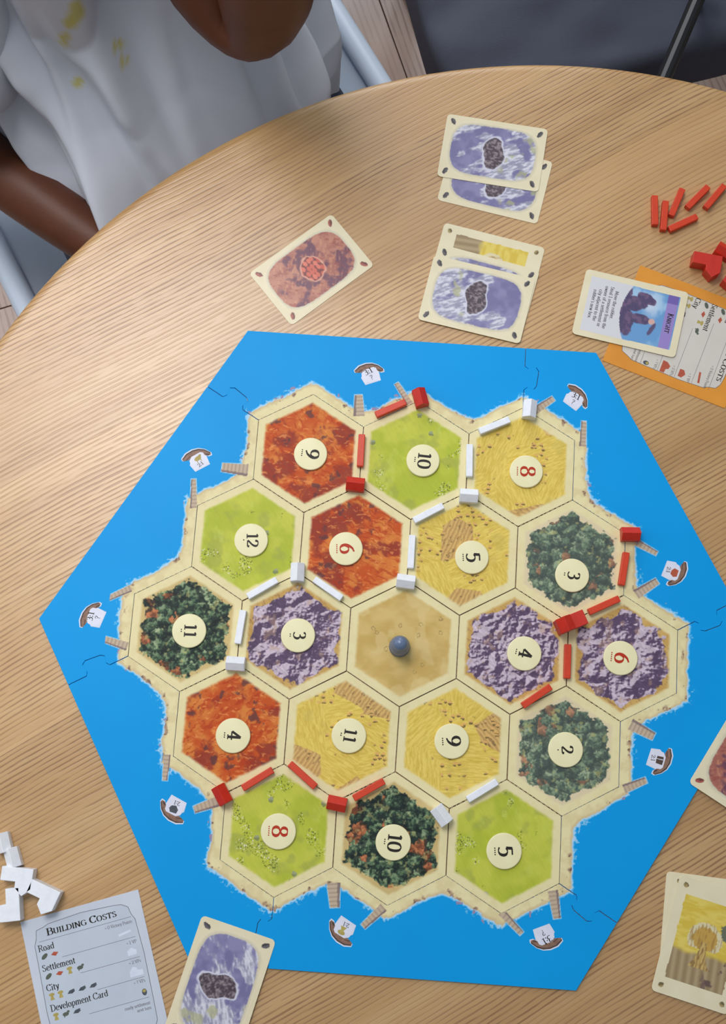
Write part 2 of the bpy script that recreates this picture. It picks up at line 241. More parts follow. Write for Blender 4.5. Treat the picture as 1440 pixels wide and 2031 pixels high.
# ------------------------------------------------------------------ a small pen-drawn serif alphabet
def six(): return [('c', (5.9, 9.6), (3.4, 8.3), (1.5, 5.6), (1.1, 3), (2, .8), (3.8, 0), (5.7, .9), (6.4, 3), (5.6, 5.1), (3.9, 5.9), (2.2, 5.2), (1.3, 3.6))]
G = {
 '0': (7.4, [('c', (3.7, 10), (1.6, 8.6), (.9, 5), (1.6, 1.4), (3.7, 0), (5.8, 1.4), (6.5, 5), (5.8, 8.6), (3.7, 10))]),
 '1': (6, [('l', (3.2, 0), (3.2, 9.8)), ('l', (1.2, 8.6), (3.2, 9.8)), ('s', 3.2, 0, 4.2)]),
 '2': (7.2, [('c', (1.1, 7.4), (1.8, 9.4), (3.6, 10), (5.6, 9), (5.9, 7), (4.6, 4.6), (2.4, 2.4), (1, .7)), ('h', (1, .6), (6.3, .6)), ('l', (6.1, .6), (6.5, 2.2))]),
 '3': (7, [('c', (1, 8.6), (2.4, 9.9), (4.4, 9.8), (5.5, 8.2), (5, 6.3), (2.8, 5.3)), ('c', (2.8, 5.4), (5.2, 5), (6.1, 3), (5.2, .9), (3.2, 0), (.9, .8))]),
 '4': (7.4, [('l', (4.8, 0), (4.8, 9.8)), ('l', (4.8, 9.8), (.6, 3)), ('h', (.5, 2.9), (7, 2.9)), ('s', 4.8, 0, 3.6)]),
 '5': (7, [('h', (1.9, 9.4), (6.2, 9.4)), ('l', (1.9, 9.6), (1.5, 5.3)), ('c', (1.5, 5.3), (3.6, 6.2), (5.6, 5.3), (6.2, 3.3), (5.3, 1), (3.2, 0), (.9, .7))]),
 '6': (7.3, six()),
 '8': (7.4, [('c', (3.7, 5.3), (1.7, 6.4), (1.3, 8.2), (2.3, 9.7), (3.7, 10), (5.2, 9.6), (6, 8), (5.4, 6.4), (3.7, 5.3), (1.6, 4.2), (.9, 2.4), (1.8, .6), (3.7, 0), (5.6, .6), (6.5, 2.4), (5.7, 4.2), (3.7, 5.3))]),
 '9': (7.3, [tuple(['c'] + [(7.4 - x, 10 - y) for x, y in six()[0][1:]])]),
 'B': (8, [('l', (2, 0), (2, 10)), ('c', (2, 9.8), (5, 9.8), (6.4, 8.6), (6.4, 6.6), (5, 5.3), (2, 5.2)), ('c', (2, 5.2), (5.6, 5.2), (7.2, 3.8), (7, 1.4), (5.4, .2), (2, .2)), ('s', 1.7, 0, 3), ('s', 1.7, 10, 3)]),
 'U': (8.6, [('c', (1.8, 10), (1.8, 4), (2.4, 1), (4.4, 0), (6.4, 1), (6.9, 4), (6.9, 10)), ('s', 1.8, 10, 3.2), ('s', 6.9, 10, 3)]),
 'I': (4, [('l', (2, 0), (2, 10)), ('s', 2, 0, 3.2), ('s', 2, 10, 3.2)]),
 'L': (6.8, [('l', (2, 0), (2, 10)), ('h', (2, .3), (6.2, .3)), ('l', (6.2, .2), (6.5, 2.4)), ('s', 2, 10, 3.2), ('s', 1.6, 0, 2.6)]),
 'D': (8.8, [('l', (2, 0), (2, 10)), ('c', (2, 9.8), (5, 9.7), (7.2, 8), (7.9, 5), (7.2, 2), (5, .3), (2, .2)), ('s', 1.7, 0, 3), ('s', 1.7, 10, 3)]),
 'N': (9.2, [('l', (1.8, 0), (1.8, 10)), ('l', (1.8, 10), (7.4, 0)), ('l', (7.4, 0), (7.4, 10)), ('s', 1.8, 0, 2.8), ('s', 7.4, 10, 2.8), ('s', 1.4, 10, 1.8)]),
 'G': (9, [('c', (7.6, 8), (6, 9.6), (4, 9.7), (1.8, 8), (1.1, 5), (1.8, 2), (4, .3), (6.4, .5), (7.6, 1.6)), ('l', (7.6, 1), (7.6, 4.4)), ('s', 7.4, 4.5, 3)]),
 'C': (8.4, [('c', (7.4, 8), (5.8, 9.6), (4, 9.7), (1.8, 8), (1.1, 5), (1.8, 2), (4, .3), (6, .4), (7.6, 2)), ('l', (7.4, 7.4), (7.4, 9.8))]),
 'O': (9, [('c', (4.5, 10), (2, 8.6), (1.1, 5), (2, 1.4), (4.5, 0), (7, 1.4), (7.9, 5), (7, 8.6), (4.5, 10))]),
 'S': (6.8, [('c', (5.6, 8.3), (4.4, 9.7), (2.6, 9.6), (1.4, 8), (2.2, 6.2), (4.4, 4.8), (5.8, 3), (5.2, 1), (3.4, .1), (1.8, .6), (1, 2.2))]),
 'T': (7.8, [('l', (3.9, 0), (3.9, 10)), ('h', (.8, 9.8), (7, 9.8)), ('s', 3.9, 0, 3.2), ('l', (.8, 8), (.8, 9.8)), ('l', (7, 8), (7, 9.8))]),
 'R': (8.4, [('l', (2, 0), (2, 10)), ('c', (2, 9.8), (5, 9.8), (6.6, 8.5), (6.4, 6.2), (4.6, 5), (2, 5)), ('l', (4.2, 5), (7.8, 0)), ('s', 1.7, 0, 3), ('s', 1.7, 10, 3)]),
 'V': (8, [('l', (1.2, 10), (4.2, 0)), ('l', (4.2, 0), (7, 10)), ('s', 1.2, 10, 2.8), ('s', 7, 10, 2.6)]),
 'P': (7.4, [('l', (2, 0), (2, 10)), ('c', (2, 9.8), (5, 9.8), (6.6, 8.4), (6.4, 6), (4.6, 4.8), (2, 4.8)), ('s', 1.9, 0, 3.2), ('s', 1.7, 10, 3)]),
 'H': (9, [('l', (2, 0), (2, 10)), ('l', (7, 0), (7, 10)), ('h', (2, 5.2), (7, 5.2)), ('s', 2, 0, 3), ('s', 2, 10, 3), ('s', 7, 0, 3), ('s', 7, 10, 3)]),
 'K': (8.2, [('l', (2, 0), (2, 10)), ('l', (2, 4.6), (6.8, 10)), ('l', (3.4, 6), (7.6, 0)), ('s', 1.9, 0, 3), ('s', 1.9, 10, 3)]),
 'M': (10.4, [('l', (1.8, 0), (1.8, 10)), ('l', (1.8, 10), (5.2, 1)), ('l', (5.2, 1), (8.6, 10)), ('l', (8.6, 0), (8.6, 10)), ('s', 1.8, 0, 2.6), ('s', 8.6, 0, 3)]),
 'a': (5.8, [('c', (1.2, 5.4), (2.6, 6.5), (4, 5.8), (4.2, 4)), ('l', (4.2, 4.2), (4.2, .2)), ('c', (4.2, 3.8), (1.8, 3.2), (.9, 1.6), (2, .1), (4.2, 1.2)), ('l', (4.2, .3), (5.4, .3))]),
 'b': (6.2, [('l', (1.4, .2), (1.4, 10)), ('c', (1.4, 5.4), (3.4, 6.6), (5.2, 5), (5.2, 1.8), (3.4, 0), (1.4, .8))]),
 'c': (5.4, [('c', (4.8, 5.2), (3.4, 6.5), (1.6, 5.4), (1, 3), (1.8, .7), (3.4, 0), (4.8, 1.2))]),
 'd': (6.4, [('l', (5, 0), (5, 10)), ('c', (5, 5.4), (3, 6.5), (1.3, 5), (1.2, 1.8), (3, 0), (5, 1)), ('l', (4, 9.8), (5, 9.9))]),
 'e': (5.6, [('c', (1.2, 3.4), (4.8, 3.8), (4.4, 5.8), (3, 6.5), (1.6, 5.6), (1, 3.2), (1.7, .8), (3.3, 0), (4.9, 1.1))]),
 'f': (4, [('c', (4.2, 9.2), (3, 10), (1.9, 9), (1.7, 6.6)), ('l', (1.7, 7), (1.7, 0)), ('h', (.5, 6.2), (3.4, 6.2)), ('s', 1.7, 0, 2.6)]),
 'g': (5.8, [('c', (3, 6.5), (1.2, 5.6), (1.4, 3), (3, 2.4), (4.6, 3.4), (4.5, 5.6), (3, 6.5)), ('c', (2, 2.6), (1.4, 1.2), (4.4, .6), (5, -1.2), (3, -2.8), (.9, -1.8), (1.4, -.2), (3, .4))]),
 'h': (6.6, [('l', (1.5, 0), (1.5, 10)), ('c', (1.5, 5), (3.4, 6.5), (5, 5.4), (5.1, 3)), ('l', (5.1, 3.4), (5.1, 0)), ('s', 1.5, 0, 2.4), ('s', 5.1, 0, 2.4)]),
 'i': (3.2, [('l', (1.6, 0), (1.6, 6.4)), ('l', (1.6, 8.4), (1.6, 9.8)), ('s', 1.6, 0, 2.4)]),
 'j': (3.2, [('c', (2, 6.4), (2, 0), (1.6, -2.2), (.2, -2.8)), ('l', (2, 8.4), (2, 9.8))]),
 'l': (3.2, [('l', (1.6, 0), (1.6, 10)), ('s', 1.6, 0, 2.4)]),
 'm': (9.8, [('l', (1.5, 0), (1.5, 6.4)), ('c', (1.5, 5), (3.2, 6.5), (4.7, 5.4), (4.8, 3)), ('l', (4.8, 3.4), (4.8, 0)), ('c', (4.8, 5), (6.6, 6.5), (8, 5.4), (8.1, 3)), ('l', (8.1, 3.4), (8.1, 0)), ('s', 1.5, 0, 2.4), ('s', 4.8, 0, 2), ('s', 8.1, 0, 2.4)]),
 'n': (6.6, [('l', (1.5, 0), (1.5, 6.4)), ('c', (1.5, 5), (3.4, 6.5), (5, 5.4), (5.1, 3)), ('l', (5.1, 3.4), (5.1, 0)), ('s', 1.5, 0, 2.4), ('s', 5.1, 0, 2.4)]),
 'o': (6.2, [('c', (3.1, 6.5), (1.5, 5.6), (1, 3.2), (1.5, .9), (3.1, 0), (4.7, .9), (5.2, 3.2), (4.7, 5.6), (3.1, 6.5))]),
 'p': (6.2, [('l', (1.4, -2.8), (1.4, 6.4)), ('c', (1.4, 5.4), (3.4, 6.6), (5.2, 5), (5.2, 1.8), (3.4, 0), (1.4, .8)), ('s', 1.4, -2.8, 2.4)]),
 'r': (4.6, [('l', (1.5, 0), (1.5, 6.4)), ('c', (1.5, 4.6), (2.8, 6.3), (4.2, 5.9)), ('s', 1.5, 0, 2.6)]),
 's': (4.8, [('c', (4, 5.4), (2.6, 6.5), (1.2, 5.2), (2.4, 3.6), (4, 2.2), (3.2, .2), (1.8, .1), (.9, 1.2))]),
 't': (4, [('l', (1.8, 1), (1.8, 8.4)), ('h', (.5, 6.2), (3.4, 6.2)), ('c', (1.8, 1.4), (2.4, .1), (3.6, .6))]),
 'u': (6.6, [('c', (1.4, 6.4), (1.4, 1.8), (2.6, .1), (5, 1.4)), ('l', (5, 0), (5, 6.4)), ('l', (5, .2), (6, .2))]),
 'v': (5.8, [('l', (1, 6.4), (3, 0)), ('l', (3, 0), (5, 6.4)), ('s', 1, 6.4, 2), ('s', 5, 6.4, 2)]),
 'w': (8.6, [('l', (1, 6.4), (2.8, 0)), ('l', (2.8, 0), (4.4, 6.4)), ('l', (4.4, 6.4), (6, 0)), ('l', (6, 0), (7.8, 6.4))]),
 'x': (5.8, [('l', (1, 6.4), (4.8, 0)), ('l', (4.8, 6.4), (1, 0))]),
 'y': (5.8, [('l', (1, 6.4), (3.1, 0)), ('c', (5, 6.4), (3.2, .2), (2, -2.4), (.6, -2.6)), ('s', 1, 6.4, 2), ('s', 5, 6.4, 2)]),
 ':': (3, [('l', (1.5, .2), (1.5, 1.8)), ('l', (1.5, 4.8), (1.5, 6.4))]), '.': (2.6, [('l', (1.2, 0), (1.2, 1.5))]), "'": (2.4, [('l', (1.2, 8), (1.2, 10))]),
 '?': (5.8, [('c', (1, 7.8), (2, 9.7), (3.8, 9.8), (5, 8.2), (4.4, 6.2), (2.9, 4.6), (2.9, 2.8)), ('l', (2.9, 0), (2.9, 1.5))]),
 '=': (6.4, [('h', (1, 3), (5.4, 3)), ('h', (1, 5.2), (5.4, 5.2))]), ' ': (3.2, []), '*': (6, [('l', (3, 2), (3, 7)), ('l', (1, 3), (5, 6)), ('l', (1, 6), (5, 3))]),
}
def catmull(P, n=5):
    P = [P[0]] + list(P) + [P[-1]]; out = []
    for i in range(1, len(P) - 2):
        p0, p1, p2, p3 = [np.array(p, float) for p in P[i - 1:i + 3]]
        for k in range(n):
            t = k / n; out.append(.5 * ((2 * p1) + (p2 - p0) * t + (2 * p0 - 5 * p1 + 4 * p2 - p3) * t * t + (3 * p1 - p0 - 3 * p2 + p3) * t ** 3))
    out.append(np.array(P[-1], float)); return out
def stroke(P, thick, thin, force=None):
    P = [np.array(p, float) for p in P]; n = len(P); Lf = []; Rt = []
    for i in range(n):
        d = P[min(i + 1, n - 1)] - P[max(i - 1, 0)]; d = d / (np.hypot(*d) + 1e-9); nn = np.array([-d[1], d[0]])
        w = force if force else thin + (thick - thin) * abs(d[1]) ** 1.3
        Lf.append(P[i] + nn * w / 2); Rt.append(P[i] - nn * w / 2)
    return [[tuple(Lf[i]), tuple(Rt[i]), tuple(Rt[i + 1]), tuple(Lf[i + 1])] for i in range(n - 1)]
def textpolys(s, size, thick=1.7, thin=.55, smallcaps=False):
    """polygons of a line of text; baseline at the origin, capitals `size` high"""
    out = []; x = 0.
    for i, ch in enumerate(s):
        k = 1.
        if smallcaps and ch.islower(): ch = ch.upper(); k = .78
        adv, st = G[ch]
        for q in st:
            if q[0] == 'c': pl = stroke(catmull(q[1:]), thick, thin)
            elif q[0] == 'l': pl = stroke(q[1:], thick, thin)
            elif q[0] == 'h': pl = stroke(q[1:], 0, 0, max(thin * 1.5, .9))
            else: pl = [[(q[1] - q[3] / 2, q[2] - thin * .6), (q[1] + q[3] / 2, q[2] - thin * .6), (q[1] + q[3] / 2, q[2] + thin * .6), (q[1] - q[3] / 2, q[2] + thin * .6)]]
            out += [[((x + px * k) * size / 10, py * k * size / 10) for px, py in p] for p in pl]
        x += adv * k
    return out, x * size / 10
def xf(polys, x, y, a=0., sx=1.):
    c, s = math.cos(a), math.sin(a)
    return [[(x + c * px * sx - s * py, y + s * px * sx + c * py) for px, py in p] for p in polys]
def text_at(s, size, x, y, a=0., anchor='l', width=None, **kw):
    p, w = textpolys(s, size, **kw); sx = (width / w) if width else 1.; w *= sx
    dx = {'l': 0, 'c': -w / 2, 'r': -w}[anchor]
    return xf([[(px * sx + dx, py) for px, py in q] for q in p], x, y, a)
def ell(cx, cy, rx, ry, a=0., n=14):
    c, s = math.cos(a), math.sin(a)
    return [(cx + rx * math.cos(t) * c - ry * math.sin(t) * s, cy + rx * math.cos(t) * s + ry * math.sin(t) * c) for t in [2 * math.pi * k / n for k in range(n)]]

# ------------------------------------------------------------------ floor of oak planks
flo = tag(box('floor', 7.4, 7.4, .1, M['darkwood'], z0=-.112), kind='structure')
FA = math.atan2(*( (un(815, 150, -BT) - un(764, 8, -BT))[:2][::-1]))
flo.rotation_euler = (0, 0, FA)
pm = {}
for j in range(-26, 27):
    for i in range(-3, 3):
        L_ = 1.35; key = (i + j) % 3
        if key not in pm:
            o = box('floor_plank', L_ - .0015, .1185, .012, M['floor'], flo, .0008, -.012); pm[key] = o.data
        else:
            o = bpy.data.objects.new('floor_plank', pm[key]); C.objects.link(o); o.parent = flo
            b = o.modifiers.new('b', 'BEVEL'); b.width = .0008; b.segments = 2
        o.location = (i * L_ + (j % 3) * .45, j * .12, 0)

M['wall'] = noisy('warm_white_plaster', (214, 210, 204), (208, 204, 197), 6, .8, .2, .1, 200)
for nm, sx, sy, x, y in (('wall_front', 5.0, .1, .3, -2.45), ('wall_right', .1, 5.0, 2.75, 0)):
    w_ = box(nm, sx, sy, 2.7, M['wall']); w_.location = (x, y, 0); tag(w_, kind='structure')
bm = bmesh.new()
for (xa, xb, za, zb) in ((-2.2, -1.05, 0, 2.7), (.25, 2.8, 0, 2.7), (-1.05, .25, 0, 1.1), (-1.05, .25, 2.6, 2.7)):
    r_ = bmesh.ops.create_cube(bm, size=1); bmesh.ops.scale(bm, vec=(xb - xa, .1, zb - za), verts=r_['verts']); bmesh.ops.translate(bm, vec=((xa + xb) / 2, 2.45, (za + zb) / 2), verts=r_['verts'])
me = bpy.data.meshes.new('wall_back'); bm.to_mesh(me); bm.free(); tag(link('wall_back', me, M['wall']), kind='structure')
w2_ = tag(box('window_2', .05, .06, 1.5, M['white']), kind='structure'); w2_.location = (-.4, 2.45, 1.1)
for xa in (-.625, .625): f_ = box('window_frame', .05, .06, 1.5, M['white'], w2_); f_.location = (xa, 0, 0)
for za in (0, 1.45): f_ = box('window_frame', 1.3, .06, .05, M['white'], w2_); f_.location = (0, 0, za)
# left wall is built round its window opening (y -0.2..1.7, z 0.9..2.5)
bm = bmesh.new()
for (ya, yb, za, zb) in ((-2.5, -.2, 0, 2.7), (1.7, 2.5, 0, 2.7), (-.2, 1.7, 0, .9), (-.2, 1.7, 2.6, 2.7)):
    r_ = bmesh.ops.create_cube(bm, size=1); bmesh.ops.scale(bm, vec=(.1, yb - ya, zb - za), verts=r_['verts']); bmesh.ops.translate(bm, vec=(-2.2, (ya + yb) / 2, (za + zb) / 2), verts=r_['verts'])
me = bpy.data.meshes.new('wall_left'); bm.to_mesh(me); bm.free(); tag(link('wall_left', me, M['wall']), kind='structure')
wn_ = tag(box('window_1', .06, .05, 1.7, M['white']), kind='structure'); wn_.location = (-2.2, .75, .9)
for ya in (-.175, 1.675): f_ = box('window_frame', .06, .05, 1.7, M['white'], wn_); f_.location = (0, ya - .75, 0)
for za in (0, 1.65): f_ = box('window_frame', .06, 1.9, .05, M['white'], wn_); f_.location = (0, 0, za)

# ------------------------------------------------------------------ round table
TC = (0.1113, -0.0193); TR = 0.4905
tab = place(lathe('round_table', [(0, -26), (TR * 1000 - 16, -26), (TR * 1000 - 5, -21), (TR * 1000 - 1, -14), (TR * 1000, -8), (TR * 1000 - .6, -3.5), (TR * 1000 - 2.2, -1.2), (TR * 1000 - 5, -.2), (TR * 1000 - 8, 0), (0, 0)], M['oak'], n=180), TC[0], TC[1], TT)
tag(tab, 'round pale oak table with straight wood grain carrying the board game', 'table')
apr = lathe('apron', [(300, -26), (300, -80), (285, -80), (285, -26)], M['legwood'], tab, 64)
for k in range(4):
    a = math.radians(85 + 90 * k)
    l = lathe('leg', [(0, -TT * 1000), (15, -TT * 1000), (24, -60), (24, -26), (0, -26)], M['legwood'], tab, 24); l.location = (.30 * math.cos(a), .30 * math.sin(a), 0)

# ------------------------------------------------------------------ terrain prints
def hexm(x, y, a=39.49):
    m = np.zeros(x.shape)
    for k in range(3):
        t = math.radians(60 * k); m = np.maximum(m, abs(x * math.cos(t) + y * math.sin(t)))
    return a - m
def rot2(x, y, a): return x * math.cos(a) + y * math.sin(a), -x * math.sin(a) + y * math.cos(a)
def clay(x, y, s):
    wx = x + 5 * (fbm(x / 6, y / 6, s + 50) - .5); wy = y + 5 * (fbm(x / 6, y / 6, s + 60) - .5)
    c = mix((214, 128, 58), (196, 84, 34), sst(.3, .65, fbm(wx / 9, wy / 9, s)))
    k = sst(.50, .62, fbm(wx / 17 + 3, wy / 14, s + 9, 5)); c = mix(c, (142, 54, 42), k * .85)
    st, _ = rot2(wx, wy, 1.0 + s); c = mix(c, (172, 56, 24), sst(.55, .72, fbm(st / 1.3, wy / 4, s + 20, 3)) * .65)
    c = mix(c, (232, 152, 84), sst(.62, .76, fbm(wx / 4, wy / 1.4, s + 30, 3)) * .7)
    c = mix(c, (92, 58, 62), sst(.66, .74, fbm(wx / 8 + 9, wy / 8, s + 33, 4)) * .75)
    return c
def grass(x, y, s):
    c = mix((196, 200, 76), (176, 188, 60), sst(.3, .7, fbm(x / 16, y / 16, s, 3)))
    c = mix(c, (160, 168, 78), sst(.55, .75, fbm(x / 12 + 5, y / 12, s + 4, 3)) * .6)
    c = mix(c, (196, 206, 96), sst(.6, .8, fbm(x / 9, y / 14 + 4, s + 8)) * .6)
    st, _ = rot2(x, y, .6); c = c * (1 + .05 * (fbm(st / .8, y / 4, s + 2, 2) - .5))[:, None]
    d, dx, dy, i = voro(x / 1.5, y / 1.5, s + 3); cl = sst(.66, .74, fbm(x / 12, y / 12, s + 11, 2))
    c = mix(c, (98, 112, 48), (d < .28) * cl * (i < .6)); c = mix(c, (226, 226, 190), (d < .26) * cl * (i > .7))
    d, dx, dy, i = voro(x / 9, y / 9, s + 21, .7); q = (i < .05) & (d * 9 < 2.0 + 1.4 * (fbm(x, y, s + 5, 2) - .5))
    c = mix(c, (118, 128, 96), q * .8); c = mix(c, (170, 176, 150), q * (dy > .02) * .6)
    return c
def wheat(x, y, s):
    a = (s % 7) * .5 + .3; c = mix((222, 194, 88), (210, 180, 78), sst(.35, .65, fbm(x / 9, y / 9, s, 3)))
    wx = x + 2 * (fbm(x / 5, y / 5, s + 1) - .5)
    d, dx, dy, i = voro((wx + 11) / 27, (y + 7) / 27, s + 2, .7)
    for k in range(4):
        m = (i * 4 // 1) == k; u, v = rot2(wx, y, a + k * .8)
        if k == s % 3:
            st = .5 + .5 * np.sin(u * 2.2 + 5 * fbm(u / 5, v / 9, s + 5)); q = mix((190, 150, 92), (218, 182, 112), st)
            q = mix(q, (122, 96, 66), sst(.66, .76, fbm(u / 1.3, v / 3, s + 6, 3)) * .7)
        else:
            st = fbm(u / .7, v / 4.5, s + 7, 3); q = mix((212, 182, 78), (234, 208, 108), sst(.2, .8, st)); q = mix(q, (196, 176, 88), sst(.6, .8, fbm(x / 12, y / 12, s + k)) * .4)
        c = np.where(m[:, None], q, c)
    d2, dx, dy, i2 = voro(x / 4.2, y / 4.2, s + 9, .8); band = sst(.56, .62, fbm(x / 14 + 2, y / 14, s + 12, 2))
    b = (d2 * 4.2 < 1.5 + 1.2 * (vn(x * 1.3, y * 1.3, s) - .5)) & (i2 < .55)
    c = mix(c, (222, 176, 106), b * band * .9); c = mix(c, (108, 92, 58), b * band * (dy < -.06) * .85)
    return c
def forest(x, y, s, pale=0.):
    bgc = mix((214, 190, 132), (198, 172, 112), fbm(x / 8, y / 8, s, 3)) 
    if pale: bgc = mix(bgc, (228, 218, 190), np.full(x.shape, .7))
    m = hexm(x, y); k = m - 6.5 - 8.5 * (fbm(x / 6, y / 6, s + 3, 4) - .32) + 2 * (vn(x * .8, y * .8, s + 8) - .5)
    wx = x + 3.4 * (fbm(x / 2.2, y / 2.2, s + 4) - .5) * 2; wy = y + 3.4 * (fbm(x / 2.2, y / 2.2, s + 5) - .5) * 2
    d, dx, dy, i = voro(wx / 7.2, wy / 7.2, s + 6); li = sst(-.42, .62, .8 * (dy - .5 * dx) + 1.5 * (fbm(x / 1.6, y / 1.6, s + 7, 4) - .5) + .7 * (fbm(x / 9, y / 9, s + 41, 2) - .5))
    t = mix((40, 54, 50), (84, 110, 82), sst(0, .55, li)); t = mix(t, (172, 188, 146), sst(.6, 1, li) * (.35 + .65 * i))
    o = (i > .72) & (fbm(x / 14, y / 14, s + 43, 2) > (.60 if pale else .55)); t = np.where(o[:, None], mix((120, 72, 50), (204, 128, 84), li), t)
    t = mix(t, (24, 34, 34), sst(.5, .62, d) * .7); t = mix(t, (30, 40, 40), sst(.6, .7, fbm(x / 5, y / 5, s + 15, 3)) * .6)
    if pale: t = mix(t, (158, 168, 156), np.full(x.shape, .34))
    t = mix(t, bgc[0] * 0 + (196, 190, 120), sst(.66, .74, fbm(x / 4, y / 4, s + 17, 3)) * .5)
    return bgc + (t - bgc) * sst(0, .8, k)[:, None]
def mountain(x, y, s):
    bgc = mix((214, 178, 108), (190, 148, 80), fbm(x / 7, y / 7, s, 4))
    st, sv = rot2(x, y, .9); bgc = mix(bgc, (140, 108, 72), sst(.62, .74, fbm(st / .9, sv / 3.5, s + 2, 3)) * .6)
    m = hexm(x, y); k = m - 6.5 - 11 * (fbm(x / 8, y / 8, s + 3, 4) - .36)
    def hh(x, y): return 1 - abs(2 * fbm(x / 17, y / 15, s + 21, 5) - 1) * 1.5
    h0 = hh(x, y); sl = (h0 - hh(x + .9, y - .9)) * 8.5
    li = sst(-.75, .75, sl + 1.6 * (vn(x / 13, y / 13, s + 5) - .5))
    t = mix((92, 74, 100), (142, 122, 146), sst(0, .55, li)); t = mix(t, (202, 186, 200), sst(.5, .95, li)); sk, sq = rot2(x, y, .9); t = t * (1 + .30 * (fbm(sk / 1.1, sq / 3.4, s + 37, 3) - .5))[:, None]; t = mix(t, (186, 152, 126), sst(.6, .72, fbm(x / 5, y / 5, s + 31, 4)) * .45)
    return bgc + (t - bgc) * sst(0, .9, k)[:, None]
def desert(x, y, s):
    c = mix((214, 186, 118), (200, 168, 96), sst(.3, .7, fbm(x / 16, y / 10, s, 4)))
    c = mix(c, (222, 200, 140), sst(.56, .62, fbm(x / 14 + 4, y / 20, s + 3, 3)) * .5)
    d, dx, dy, i = voro(x / 8, y / 8, s + 21, .8); q = (i < .10) & (abs(d * 8 - 1.1 - 1.2 * (vn(x * .9, y * .9, s + 2) - .4)) < .22)
    return mix(c, (150, 128, 78), q * .7)
S = 45.6; HW = S * 3 ** .5
def hex_mesh(n=82, r=S - .42):
    idx = {}; V = []
    for q in range(-n, n + 1):
        for p in range(-n, n + 1):
            if abs(q + p) <= n: idx[(q, p)] = len(V); V.append((q, p))
    A = np.array(V, float); a1 = np.array([math.cos(math.radians(30)), math.sin(math.radians(30))]) * r / n; a2 = np.array([0, 1.]) * r / n
    XY = A[:, :1] * a1 + A[:, 1:] * a2; F = []
    # directions 30, 90, 150 are vertex directions
    for (q, p), i in idx.items():
        a = idx.get((q + 1, p)); b = idx.get((q, p + 1)); c = idx.get((q + 1, p - 1))
        if a is not None and b is not None: F.append((i, a, b))
        if c is not None and a is not None: F.append((i, c, a))
    return XY, np.array(F), r
HX, HF, HR = hex_mesh()
ROWS = {-2: [-1, 0, 1], -1: [-1.5, -.5, .5, 1.5], 0: [-2, -1, 0, 1, 2], 1: [-1.5, -.5, .5, 1.5], 2: [-1, 0, 1]}
TILES = [  # row, column, kind, number, (token seen at), seed, label
 (-2, -1, 'clay', 9, (616, 900), 3, 'orange clay hex tile at the top left corner of the island'),
 (-2, 0, 'grass', 10, (839, 913), 12, 'green pasture hex tile in the middle of the top row'),
 (-2, 1, 'wheat', 8, (1044, 935), 5, 'yellow wheat field hex tile at the top right corner of the island'),
 (-1, -1.5, 'grass', 12, (498, 1071), 22, 'green pasture hex tile at the left end of the second row'),
 (-1, -.5, 'clay', 6, (686, 1088), 41, 'orange clay hex tile under the red 6, second row'),
 (-1, .5, 'wheat', 5, (936, 1105), 54, 'yellow wheat field hex tile under the number 5, second row'),
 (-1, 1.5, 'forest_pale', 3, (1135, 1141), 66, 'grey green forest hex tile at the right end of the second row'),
 (0, -2, 'forest', 11, (375, 1251), 77, 'dark green forest hex tile at the left corner of the island'),
 (0, -1, 'mountain', 3, (591, 1260), 81, 'lilac mountain hex tile under the number 3, left of the desert'),
 (0, 0, 'desert', 0, None, 90, 'plain sandy desert hex tile in the centre of the island'),
 (0, 1, 'mountain', 4, (1040, 1296), 104, 'purple mountain hex tile under the number 4, right of the desert'),
 (0, 2, 'mountain', 6, (1231, 1305), 113, 'dark purple mountain hex tile at the right corner of the island'),
 (1, -1.5, 'clay', 4, (462, 1459), 127, 'orange clay hex tile at the left end of the fourth row'),
 (1, -.5, 'wheat', 11, (692, 1459), 136, 'pale yellow wheat hex tile under the number 11, fourth row'),
 (1, .5, 'wheat', 9, (896, 1470), 141, 'yellow wheat hex tile under the number 9, fourth row'),
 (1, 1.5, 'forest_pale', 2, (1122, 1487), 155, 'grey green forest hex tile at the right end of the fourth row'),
 (2, -1, 'grass', 8, (552, 1649), 163, 'green pasture hex tile at the bottom left corner of the island'),
 (2, 0, 'forest', 10, (780, 1671), 178, 'dark forest hex tile with orange trees in the middle of the bottom row'),
 (2, 1, 'grass', 5, (1000, 1688), 182, 'green pasture hex tile at the bottom right corner of the island')]
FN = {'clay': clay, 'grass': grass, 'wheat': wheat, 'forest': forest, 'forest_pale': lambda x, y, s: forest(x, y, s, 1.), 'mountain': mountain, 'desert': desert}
EDGEN = HR * math.cos(math.radians(30))
edge_ring = None
